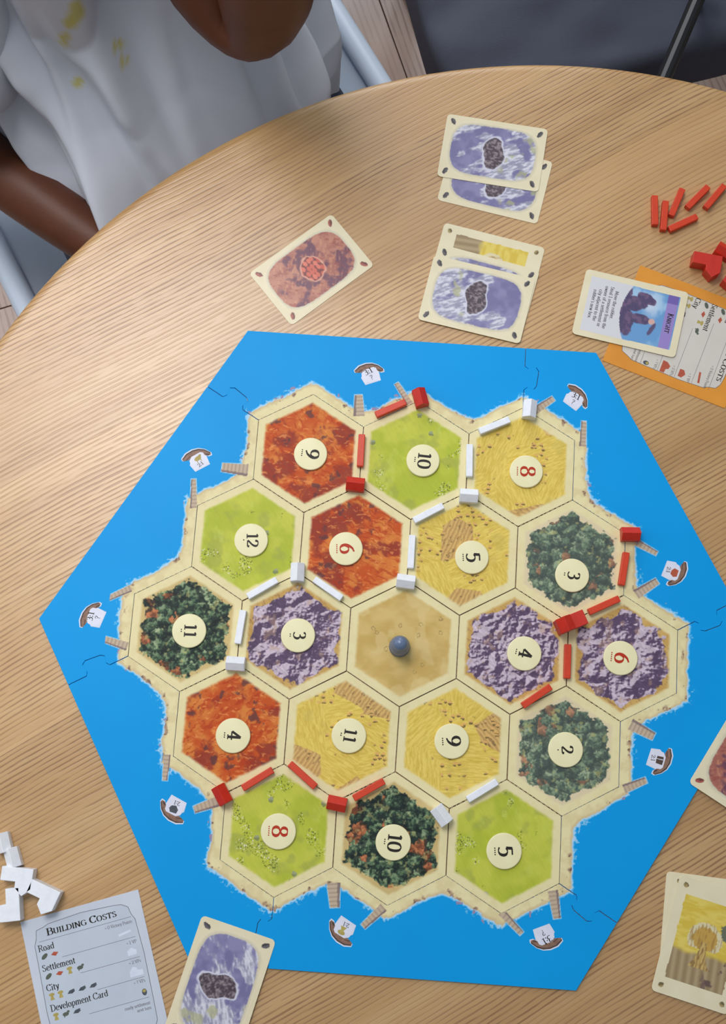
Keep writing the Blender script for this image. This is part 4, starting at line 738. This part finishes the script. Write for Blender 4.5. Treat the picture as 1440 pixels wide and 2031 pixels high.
cardq('wheat', (882, 442), (1081, 492), TT, 'yellow wheat card mostly hidden at the back of the fan of three', g1, 31)
cardq('ore', (872, 484), (1070, 537), TT + .00055, 'purple ore card in the middle of the fan of three', g1, 43)
cardq('ore', (830, 634), (1029, 682), TT + .0011, 'purple ore card at the front of the fan of three', g1, 58, 1)
o = cardq('ore', (325, 2040), (399, 1821), BT, 'purple ore card leaning over the bottom left edge of the blue frame', g1, 66)
o = cardq('brick', (1354, 1572), (1490, 1345), BT + .0003, 'reddish clay card at the right picture edge over the blue frame', g1, 72)
cardq('wheat', (1303, 1965), (1322, 1728), TT, 'yellow wheat card lowest in the fanned stack at the bottom right', g1, 81)
cardq('wheat', (1297, 1968), (1335, 1725), TT + .00055, 'yellow wheat card second in the fanned stack at the bottom right', g1, 82)
cardq('wheat', (1288, 1974), (1352, 1724), TT + .0011, 'yellow wheat card on top of the fanned stack at the bottom right', g1, 83)

# player aid cards
def cost_card(origin, ux, width, height, border, z, mat, panelmat, label, vpmat, seed):
    """origin: top left corner (x, y); ux: unit vector along the top edge; local x right, y down is negative"""
    a = math.atan2(ux[1], ux[0]); o = prism('building_costs_card', [(0, 0), (0, -height), (width, -height), (width, 0)], 0, .5, mat, None, .001, .08); place(o, origin[0], origin[1], z, a); tag(o, label, 'card', 'building costs cards')
    k = width / 76.; b = border
    pan = [(b + 4, -b - 3), (b + 9, -b - 2), (b + 13, -b - .6), (width / 2, -b + .8), (width - b - 13, -b - .6), (width - b - 8, -b - 1.4), (width - b - 4, -b - 4), (width - b - 3, -b - 9), (width - b - 1, -b - 13), (width - b, -height * .4), (width - b - .6, -height * .7), (width - b - 1, -height + b + 12), (width - b - 3, -height + b + 8), (width - b - 5, -height + b + 3), (width - b - 12, -height + b + 1), (width / 2, -height + b), (b + 12, -height + b + 1), (b + 5, -height + b + 3), (b + 3, -height + b + 9), (b + 1, -height + b + 13), (b, -height * .6), (b + .8, -height * .3), (b + 1, -b - 13), (b + 3, -b - 8)]
    sheet('outline', [stroke_p for stroke_p in sum([stroke([pan[i], pan[(i + 1) % len(pan)]], 0, 0, .35) for i in range(len(pan))], [])], .545, M['greyink'], o)
    sheet('panel', [pan], .53, panelmat, o)
    T = [] ; Lh = lambda v, u0=9, u1=68: [(u0 * k, -v - .12), (u1 * k, -v - .12), (u1 * k, -v + .12), (u0 * k, -v + .12)]
    T += text_at('Building Costs', 4.6, 14.5 * k, -13.6, 0, 'l', 45 * k, smallcaps=True, thick=1.9)
    for v, t in ((22.8, 'Road'), (36.2, 'Settlement'), (49.4, 'City'), (63, 'Development Card')): T += text_at(t, 4.2, 7.4 * k, -v, 0, 'l', thick=1.5)
    sheet('lettering', T, .56, M['ink'], o)
    T = [Lh(16.4), Lh(30, 21), Lh(43.6, 30), Lh(57.2, 38), Lh(71, 30)]
    for v, t in ((20.4, '= 0 Victory Points'), (34, '= 1 VP'), (47.2, '= 2 VPs'), (60.6, '= ? VPs'), (75.5, 'ready settlement'), (78.7, 'next turn')): T += text_at(t, 2.1, 68 * k, -v, 0, 'r', thick=1.3)
    sheet('small_lettering', T, .56, M['greyink'], o)
    ic = {'oreink': [], 'brickink': [], 'yellow': [], 'greenink': []}
    def wood(u, v): ic['greenink'].append(ell(u * k, -v, 2.6, 1.4, .6))
    def brick(u, v): ic['brickink'].append([(u * k - 2.7, -v - .2), (u * k - .5, -v + 1.5), (u * k + 2.7, -v + .6), (u * k + .4, -v - 1.5)])
    def sheaf(u, v): ic['yellow'].append(ell(u * k, -v + 1.4, 2., 1.1)); ic['yellow'].append([(u * k - 1.5, -v - 2.2), (u * k + 1.5, -v - 2.2), (u * k + .6, -v + 1), (u * k - .6, -v + 1)])
    def sheep(u, v): ic['greenink'].append(ell(u * k, -v, 2.2, 1.3)); ic['greenink'].append(ell(u * k + 2, -v + 1.3, 1, .8)); ic['greenink'].append([(u * k - 1.4, -v - 2), (u * k - .8, -v - 2), (u * k - .8, -v), (u * k - 1.4, -v)])
    def ore(u, v): ic['oreink'].append([(u * k - 2.7, -v - 1), (u * k - 1, -v + .8), (u * k + 2.4, -v + 1.4), (u * k + 2.6, -v - .4), (u * k + .6, -v - 1.5)])
    wood(10.5, 26.6); brick(17, 26.6)
    wood(10.5, 40); brick(17.5, 40); sheaf(24, 40); sheep(30.5, 40)
    sheaf(10, 53.6); sheaf(15.5, 53.6); ore(22, 53.6); ore(29, 53.6); ore(36, 53.6)
    sheaf(10, 67); sheep(16, 67); ore(23, 67)
    for kk, pl in ic.items(): tag(sheet('cost_icons', pl, .56, M[kk], o), kind='stuff')
    sheet('piece_icons', [[(58 * k, -25.8), (66 * k, -24.4), (66 * k, -26), (58 * k, -27.4)], [(61 * k, -41.5), (66.5 * k, -41.5), (66.8 * k, -38.6), (63.8 * k, -36.4), (61 * k, -38.2)], [(59.5 * k, -55.5), (68 * k, -55.5), (68 * k, -52), (65 * k, -51.6), (64.4 * k, -49.8), (62 * k, -49), (59.8 * k, -52)]], .56, vpmat, o)
    sheet('card_icon', [ell(66 * k, -67, 1.7, 2.3)], .56, M['oreink'], o)
    sheet('card_icon_light', [ell(66 * k, -66.2, 1.1, 1.1)], .57, M['yellow'], o)
    return o
p0 = un(40, 1829, -.0015)[:2]; p1 = un(274, 1764, -.0015)[:2]; wd_ = np.hypot(*(p1 - p0)) * 1000
cost_card(p0, (p1 - p0) / np.hypot(*(p1 - p0)), wd_, 104, 5.5, TT, M['costcard'], M['panel'], 'pale blue white building costs card at the bottom left', M['paleink'], 1)
bl = un(1270, 526, -.0015)[:2]; br = un(1195, 715, -.0015)[:2]; wd2 = np.hypot(*(br - bl)) * 1000; ux = (br - bl) / np.hypot(*(br - bl)); upv = np.array([-ux[1], ux[0]])
tl = bl + upv * .098
cost_card(tl, ux, wd2, 98, 8, TT, M['orangecard'], M['parch'], 'orange bordered building costs card at the right edge under the knight card', M['brickink'], 2)
kc = cardq('knight', (1131, 661), (1341, 711), TT + .0012, 'cream knight development card resting on the orange costs card', None, 7, 1, name='development_card')
sheet('lettering', sum([text_at(t, 2.7, x_, -14.5 - 4.1 * i, 0, 'c', thick=1.7, thin=.8) for i, (t, x_) in enumerate((('Move the robber.', -3), ('Steal 1 resource from the', 0), ('owner of a settlement or', 0), ('city adjacent to the', 0), ("robber's new hex.", 0)))], []), CT + .06, M['greyink'], kc)
sheet('title_lettering', text_at('Knight', 4.2, 1, 28, 0, 'c', smallcaps=True, thick=1.9), CT + .07, M['ink'], kc)

# ------------------------------------------------------------------ white shell chair under the person
Fd = np.array([.53, -.85]); Fd /= np.hypot(*Fd); Ld = np.array([-Fd[1], Fd[0]])     # facing, the sitter's left
SEATZ = -.30
rp = un(725, 170, SEATZ)[:2]; lp = un(66, 620, SEATZ)[:2]
halfw = float((rp - lp) @ Ld) / 2 ; midp = (rp + lp) / 2
def shell_pt(u, v):
    """u -1..1 across, v 0 (front of seat)..1 (top of back)"""
    w = halfw * (1 - .10 * max(0, v - .5) * 2)
    if v < .55: f = .10 - (v / .55) * .46; z = SEATZ + .012 * math.cos(v * 6); up = .035 * abs(u) ** 3 + .008
    else:
        t = (v - .55) / .45; f = -.36 - .12 * math.sin(t * 1.4); z = SEATZ + .40 * t ** 1.25; up = 0; f += .09 * abs(u) ** 2.2
    lip = .012 * (1 if abs(u) > .93 else 0)
    p = midp + Ld * u * w + Fd * (f + .03)
    return (p[0], p[1], BT + z + (up if v < .55 else 0) - .02 * (1 - abs(u) ** 2) * (v < .55))
ch = bpy.data.objects.new('shell_chair', None); C.objects.link(ch); place(ch, midp[0] - Fd[0] * .15, midp[1] - Fd[1] * .15, 0); tag(ch, 'white plastic shell chair that the person sits on', 'chair')
o0 = np.array([ch.location.x, ch.location.y, 0]); nu, nv = 40, 50
V = [np.array(shell_pt(-1 + 2 * i / nu, j / nv)) - o0 for j in range(nv + 1) for i in range(nu + 1)]
F = [(j * (nu + 1) + i, j * (nu + 1) + i + 1, (j + 1) * (nu + 1) + i + 1, (j + 1) * (nu + 1) + i) for j in range(nv) for i in range(nu)]
sh = raw('seat_shell', V, F, M['plastic'], ch, smooth=True); md = sh.modifiers.new('s', 'SOLIDIFY'); md.thickness = .010; md.offset = -1
for s1 in (-1, 1):
    # rolled rim of the shell
    pts = [np.array(shell_pt(s1, j / 40)) - o0 for j in range(41)]
    Vr = []
    for k, p in enumerate(pts):
        d_ = pts[min(k + 1, 40)] - pts[max(k - 1, 0)]; d_ = d_ / np.linalg.norm(d_); a_ = np.r_[Ld, [0]]; b_ = np.cross(d_, a_)
        for q in range(12): t = 2 * math.pi * q / 12; Vr.append(p + a_ * .012 * math.cos(t) + b_ * .010 * math.sin(t))
    raw('rim', Vr, [(k * 12 + q, k * 12 + (q + 1) % 12, (k + 1) * 12 + (q + 1) % 12, (k + 1) * 12 + q) for k in range(40) for q in range(12)], M['plastic'], ch, smooth=True)
    for f1 in (-.12, .10):
        L0 = Ld * s1 * (halfw - .06) + Fd * (f1 - .02); hz = BT + SEATZ - .03
        Vv = []; n = 14
        for (rr, zz, sp_) in ((.010, 0, 1.18), (.014, hz, 1.0)):
            for q in range(n): t = 2 * math.pi * q / n; Vv.append((L0[0] * sp_ + rr * math.cos(t), L0[1] * sp_ + rr * math.sin(t), zz))
        raw('leg', Vv, [(q, (q + 1) % n, n + (q + 1) % n, n + q) for q in range(n)], M['legwood'], ch, smooth=True)

# ------------------------------------------------------------------ the sitter
hip = un(330, 215, -.20)[:2]; hip = hip - Fd * .01
def W3(lat, fwd, z): p = hip + Ld * lat + Fd * fwd; return np.array([p[0], p[1], BT + z])
per = bpy.data.objects.new('person', None); C.objects.link(per); place(per, hip[0], hip[1], 0)
tag(per, 'person in a draped off-white T-shirt seated at the table, one elbow bent', 'person')
PO = np.array([hip[0], hip[1], 0.])
elbR = un(514, 66, .06); elbR[2] = BT + .06          # the sitter's left elbow, seen to the right
handL = un(500, -330, .20)
elbL = un(-70, 290, -.10); wrL = un(265, 535, -.115); wrL[2] = BT - .115
J = {}; E_ = []; Rr = {}
def jt(n, p, r, par=None): 
    J[n] = np.array(p, float); Rr[n] = r
    if par: E_.append((par, n))
jt('pelvis', W3(0, -.05, -.20), .10); jt('waist', W3(0, -.06, -.06), .09, 'pelvis'); jt('chest', W3(0, -.09, .11), .115, 'waist'); jt('neckbase', W3(0, -.12, .26), .05, 'chest'); jt('neck', W3(0, -.11, .31), .048, 'neckbase'); jt('head0', W3(0, -.10, .38), .075, 'neck'); jt('head1', W3(0, -.09, .46), .088, 'head0'); jt('head2', W3(0, -.10, .52), .06, 'head1')
jt('shL', W3(.135, -.10, .20), .046, 'neckbase'); jt('shR', W3(-.145, -.11, .20), .046, 'neckbase')
jt('upL', un(390, -70, .10), .046, 'shL'); jt('elL', elbR, .034, 'upL'); fwd = un(560, -260, .25); jt('foL', elbR * .6 + fwd * .4, .038, 'elL'); jt('wrL', fwd, .025, 'foL'); jt('haL', fwd + (fwd - elbR) * .22, .030, 'wrL')
jt('upR', (W3(-.17, -.10, .20) + elbL) / 2, .040, 'shR'); jt('elR', elbL, .030, 'upR'); jt('foR', elbL * .6 + wrL * .4, .029, 'elR'); jt('wrR', wrL, .022, 'foR'); jt('haR', wrL + (wrL - elbL) * .18, .028, 'wrR')
for s1, nm in ((1, 'a'), (-1, 'b')):
    jt('th0' + nm, W3(.07 * s1, 0, -.205), .070, 'pelvis'); jt('kn' + nm, W3(.09 * s1, .34, -.195), .052, 'th0' + nm); jt('sh' + nm, W3(.10 * s1, .38, -.40), .048, 'kn' + nm); 0 or jt('an' + nm, W3(.10 * s1, .34, -.665), .032, 'sh' + nm); jt('fo' + nm, W3(.10 * s1, .46, -.70), .032, 'an' + nm)
def fingers(base, dirv, side, r=.0085, ln=.075):
    dirv = dirv / np.linalg.norm(dirv); side = side / np.linalg.norm(side); nn = np.cross(dirv, side); out = []
    for k, (off, l) in enumerate(((-.03, .8), (-.010, .95), (.010, 1.), (.028, .85), (-.045, .62))):
        a = base + side * off * .9 + dirv * (.0 if k < 4 else -.03); b = a + (dirv + (side * -.6 if k == 4 else 0)) * ln * l * .55; c = b + (dirv * .6 + nn * .6) * ln * l * .5
        out.append([(a, r * 1.15), (b, r), (c, r * .85)])
    return out
def skin_obj(name, joints, edges, mat, parent, sub=2, root=0):
    me = bpy.data.meshes.new(name); names = [n for n, _, _ in joints]; me.from_pydata([tuple(p - PO) for _, p, _ in joints], [(names.index(a), names.index(b)) for a, b in edges], [])
    o = link(name, me, mat, parent); sm = o.modifiers.new('skin', 'SKIN'); sm.use_smooth_shade = True
    for i, (_, _, r) in enumerate(joints): sv = me.skin_vertices[0].data[i]; sv.radius = (r, r); sv.use_root = (i == root)
    sb = o.modifiers.new('sub', 'SUBSURF'); sb.levels = sub; sb.render_levels = sub; return o
jn = [(n, J[n], Rr[n]) for n in J]; ed = list(E_)
for hn, el, sd in (('haL', elbR, Ld), ('haR', elbL, Ld)):
    b = J[hn]; d = b - el; sdv = np.array([sd[0], sd[1], 0.])
    for fi, ch_ in enumerate(fingers(b + d / np.linalg.norm(d) * .02, d, sdv)):
        prev = hn
        for k, (p, r) in enumerate(ch_): n = '%s_%d_%d' % (hn, fi, k); jn.append((n, p, r)); ed.append((prev, n)); prev = n
# bmesh.ops needs the skin layer: create through bmesh
def skin_obj(name, joints, edges, mat, parent, sub=2, root=0):
    bm = bmesh.new(); lay = bm.verts.layers.skin.verify(); vs = {}
    for i, (n, p, r) in enumerate(joints):
        v = bm.verts.new(tuple(np.array(p) - PO)); v[lay].radius = (r, r); v[lay].use_root = (i == root); vs[n] = v
    for a, b in edges: bm.edges.new((vs[a], vs[b]))
    me = bpy.data.meshes.new(name); bm.to_mesh(me); bm.free(); o = link(name, me, mat, parent); sm = o.modifiers.new('skin', 'SKIN'); sm.use_smooth_shade = True
    sb = o.modifiers.new('sub', 'SUBSURF'); sb.levels = sub; sb.render_levels = sub; return o
body = skin_obj('body', jn, ed, M['skin'], per)
# face and hair (above the frame, kept simple)
hc = J['head1'] - PO
def blob(name, c, rx, ry, rz, mat, par, n=16):
    V = []; F = []
    for i in range(n + 1):
        for k in range(2 * n):
            ph = math.pi * i / n; th = math.pi * k / n; l = np.array([rx * math.sin(ph) * math.cos(th), ry * math.sin(ph) * math.sin(th), rz * math.cos(ph)])
            q = Ld * l[0] + Fd * l[1]; V.append((c[0] + q[0], c[1] + q[1], c[2] + l[2]))
    for i in range(n):
        for k in range(2 * n): F.append((i * 2 * n + k, i * 2 * n + (k + 1) % (2 * n), (i + 1) * 2 * n + (k + 1) % (2 * n), (i + 1) * 2 * n + k))
    return raw(name, V, F, mat, par, smooth=True)
blob('hair', hc + np.array([-Fd[0] * .022, -Fd[1] * .022, .03]), .096, .100, .105, M['hair'], per)
for s1 in (-1, 1):
    e = hc + np.r_[Ld * .032 * s1 + Fd * .080, [-.01]]; ey = blob('eye', e, .010, .007, .0055, M['sail'], per, 8); blob('iris', e + np.r_[Fd * .0042, [0]], .0042, .004, .0042, M['ink'], ey, 6)
    blob('ear', hc + np.r_[Ld * .088 * s1, [-.02]], .012, .02, .03, M['skin'], per, 8)
blob('nose', hc + np.r_[Fd * .092, [-.035]], .014, .016, .022, M['skin'], per, 8)
blob('mouth', hc + np.r_[Fd * .078, [-.070]], .022, .008, .007, M['lip'], per, 8)
# T-shirt: closed loft round the trunk with long drooping folds
nA, nT = 260, 190
tt = np.linspace(0, 1, nT + 1); aa = np.linspace(0, 2 * math.pi, nA, endpoint=False)
zz = np.interp(tt, [0, .12, .3, .6, .85, .95, 1], [-.262, -.12, -.07, .03, .215, .262, .275])
wl = np.interp(tt, [0, .12, .3, .55, .78, .9, .96, 1], [.128, .134, .138, .146, .176, .180, .125, .066])
wf = np.interp(tt, [0, .08, .2, .3, .42, .6, .78, .9, .96, 1], [.19, .185, .172, .158, .135, .115, .120, .105, .08, .058])
fo_ = np.interp(tt, [0, .2, .35, .6, 1], [.045, .03, -.005, -.07, -.115])
lo_ = np.interp(tt, [0, .3, 1], [.0, 0., .0])
A, T = np.meshgrid(aa, tt); Zg = np.interp(T, tt, zz); WLg = np.interp(T, tt, wl); WFg = np.interp(T, tt, wf); FOg = np.interp(T, tt, fo_)
ca, sa = np.cos(A), np.sin(A); e_ = .85
lx = WLg * np.sign(ca) * abs(ca) ** e_; fy = WFg * np.sign(sa) * abs(sa) ** e_
s_ = WLg * A                                                    # arc coordinate
def fold(ph, slope, freq, sharp, seed):
    q = (A * freq + slope * T + 1.6 * (fbm(A.ravel() * .9, T.ravel() * 2.2, seed, 3).reshape(A.shape) - .5) * 2 + ph); return (0.5 + 0.5 * np.sin(q)) ** sharp
env = sst(1.0, .72, T.ravel()).reshape(T.shape); front = .55 + .45 * np.clip(sa, 0, 1)
disp = env * front * (.026 * fold(.3, 4.0, 6, 2.2, 3) + .026 * fold(1.4, -6.0, 12, 2.0, 7) + .012 * fold(2.2, 9.0, 21, 2.0, 12) - .020)
disp += .010 * env * (fbm((A * 3).ravel(), (T * 7).ravel(), 31, 3).reshape(A.shape) - .5)
nrm = np.stack([ca / WLg, sa / WFg], -1); nrm /= np.linalg.norm(nrm, axis=-1, keepdims=True)
lx = lx + nrm[..., 0] * disp; fy = fy + nrm[..., 1] * disp + FOg
sag = env * .010 * fold(.8, 0, 5, 1.5, 17)
P3 = np.stack([hip[0] + Ld[0] * lx + Fd[0] * fy, hip[1] + Ld[1] * lx + Fd[1] * fy, BT + Zg - sag], -1).reshape(-1, 3)
cl = np.tile(np.array([[204, 209, 220]], float), (len(P3), 1)); uv = proj(P3); fr_ = (sa.ravel() > -.1)
for (u, v, rx, ry) in ((152, 22, 17, 24), (127, 78, 10, 15), (155, 163, 10, 12), (246, 121, 10, 10), (235, 88, 14, 10), (140, 45, 14, 14)):
    k = sst(1.25, .6, np.hypot((uv[:, 0] - u) / rx, (uv[:, 1] - v) / ry)) * fr_; cl = mix(cl, (196, 186, 92), k * .75)
F = [(j * nA + i, j * nA + (i + 1) % nA, (j + 1) * nA + (i + 1) % nA, (j + 1) * nA + i) for j in range(nT) for i in range(nA)]
M['shirt'] = printed('off_white_jersey', .85, .15)
sh_o = raw('t_shirt', P3 - PO, F, M['shirt'], per, cl, True)
# sleeves
def tube(name, P, rad, mat, par, col, n=40, fl=.006, seed=1):
    P = [np.array(p) for p in P]; m = len(P); V = []
    for i in range(m):
        d = P[min(i + 1, m - 1)] - P[max(i - 1, 0)]; d /= np.linalg.norm(d); a = np.cross(d, (0, 0, 1.)); a /= np.linalg.norm(a); b = np.cross(a, d)
        for k in range(n):
            t = 2 * math.pi * k / n; r = rad[i] + fl * math.sin(3 * t + seed + i * .25) * (i / m); V.append(P[i] + (a * math.cos(t) + b * math.sin(t)) * r - PO)
    F = [(i * n + k, i * n + (k + 1) % n, (i + 1) * n + (k + 1) % n, (i + 1) * n + k) for i in range(m - 1) for k in range(n)]
    c = np.tile(np.array([col], float), (len(V), 1)); o = raw(name, V, F, mat, par, c, True); s = o.modifiers.new('s', 'SOLIDIFY'); s.thickness = .0025; return o
def lerp(a, b, n, t1): return [a + (b - a) * t1 * i / n for i in range(n + 1)]
tube('sleeve', lerp(J['shL'] - np.r_[Ld * .045, [-.01]], J['upL'], 14, .62), np.linspace(.066, .066, 15), M['shirt'], per, (204, 209, 220), seed=2)
tube('sleeve', lerp(J['shR'] + np.r_[Ld * .05, [0]], J['elR'], 14, .80), np.linspace(.072, .064, 15), M['shirt'], per, (204, 209, 220), seed=4)
for s1, nm in ((1, 'a'), (-1, 'b')):
    tube('shorts_leg', lerp(J['pelvis'] + np.r_[Ld * .07 * s1, [0]], J['kn' + nm], 14, .8), np.linspace(.078, .068, 15), M['shorts'], per, (200, 212, 232), seed=3)

# ------------------------------------------------------------------ grey upholstered chair at the top right
gz = -.28
gq = [un(815, -60, gz)[:2], un(878, 165, gz)[:2], un(1400, 250, gz)[:2], un(1425, -60, gz)[:2]]
gd = (gq[0] - gq[1]) / np.hypot(*(gq[0] - gq[1])); gn = np.array([gd[1], -gd[0]])
gc = bpy.data.objects.new('upholstered_bench', None); C.objects.link(gc); base = gq[1] + gn * .15 + gd * .12; place(gc, base[0], base[1], 0, math.atan2(gn[1], gn[0])); tag(gc, 'blue grey upholstered bench with black metal frame beyond the table', 'bench')
def cushion(name, sx, sy, sz, loc, mat, par, seed, amp=.012):
    bm = bmesh.new(); bmesh.ops.create_cube(bm, size=1); bmesh.ops.subdivide_edges(bm, edges=bm.edges, cuts=24, use_grid_fill=True)
    P = np.array([v.co for v in bm.verts]); Q = P * 2; r = .88; Q = np.sign(Q) * (1 - (1 - abs(Q)) * 1.0); n = (abs(Q) ** 7).sum(1) ** (1 / 7.); Q = Q / n[:, None] * abs(Q).max(1)[:, None]
    Q = Q / 2 * (sx, sy, sz); Q[:, 2] += amp * (fbm(Q[:, 0] * 9 + seed, Q[:, 1] * 14, seed, 3) - .5) * 2 * (Q[:, 2] > 0)
    for v, q in zip(bm.verts, Q): v.co = q
    for f in bm.faces: f.smooth = True
    me = bpy.data.meshes.new(name); bm.to_mesh(me); bm.free(); o = link(name, me, mat, par); o.location = loc; return o
cushion('seat', .40, .34, .10, (.05, .03, BT + gz - .05), M['greyfab'], gc, 3, .02)
cushion('arm_panel', .26, .40, .16, (.44, .03, BT + gz - .10), M['darkfab'], gc, 11)
a0 = un(1408, -60, gz + .06); a1 = un(1302, 190, gz + .06)
def bar(name, a, b, r, mat, par, n=12):
    inv = par.matrix_world if False else Matrix.Translation(par.location) @ Matrix.Rotation(par.rotation_euler[2], 4, 'Z'); iv = inv.inverted(); a = np.array(iv @ Vector(a)); b = np.array(iv @ Vector(b))
    d = (b - a) / np.linalg.norm(b - a); u = np.cross(d, (0, 0, 1.) if abs(d[2]) < .9 else (1., 0, 0)); u /= np.linalg.norm(u); w = np.cross(d, u)
    V = [p + (u * math.cos(2 * math.pi * k / n) + w * math.sin(2 * math.pi * k / n)) * r for p in (a, b) for k in range(n)]
    F = [(k, (k + 1) % n, n + (k + 1) % n, n + k) for k in range(n)]; me = bpy.data.meshes.new(name); me.from_pydata([tuple(v) for v in V], [], F + [tuple(range(n))[::-1], tuple(range(n, 2 * n))]); me.update(); return link(name, me, mat, par)
bar('arm_tube', a0, a1, .0075, M['metal'], gc)
for p in (a0, a1): bar('leg', p, np.array([p[0], p[1], 0.0]), .0075, M['metal'], gc)
for dx, dy in ((-.04, -.10), (-.04, .15)):
    q = base + gn * dx + gd * dy; bar('leg', np.array([q[0], q[1], BT + gz - .09]), np.array([q[0], q[1], 0.]), .0075, M['metal'], gc)
# a dark wooden stool beyond, one leg in view
sp_ = un(806, 8, -BT + .02); st = bpy.data.objects.new('wooden_stool', None); C.objects.link(st); place(st, sp_[0] - .115, sp_[1] + .125, 0, .2); tag(st, 'dark brown wooden stool whose leg shows at the top edge', 'stool')
for dx in (-.10, .10):
    for dy in (-.10, .10): q = box('leg', .034, .034, .42, M['darkwood'], st, .003); q.location = (dx, dy, 0)
q = box('seat', .25, .25, .03, M['darkwood'], st, .006, .42)
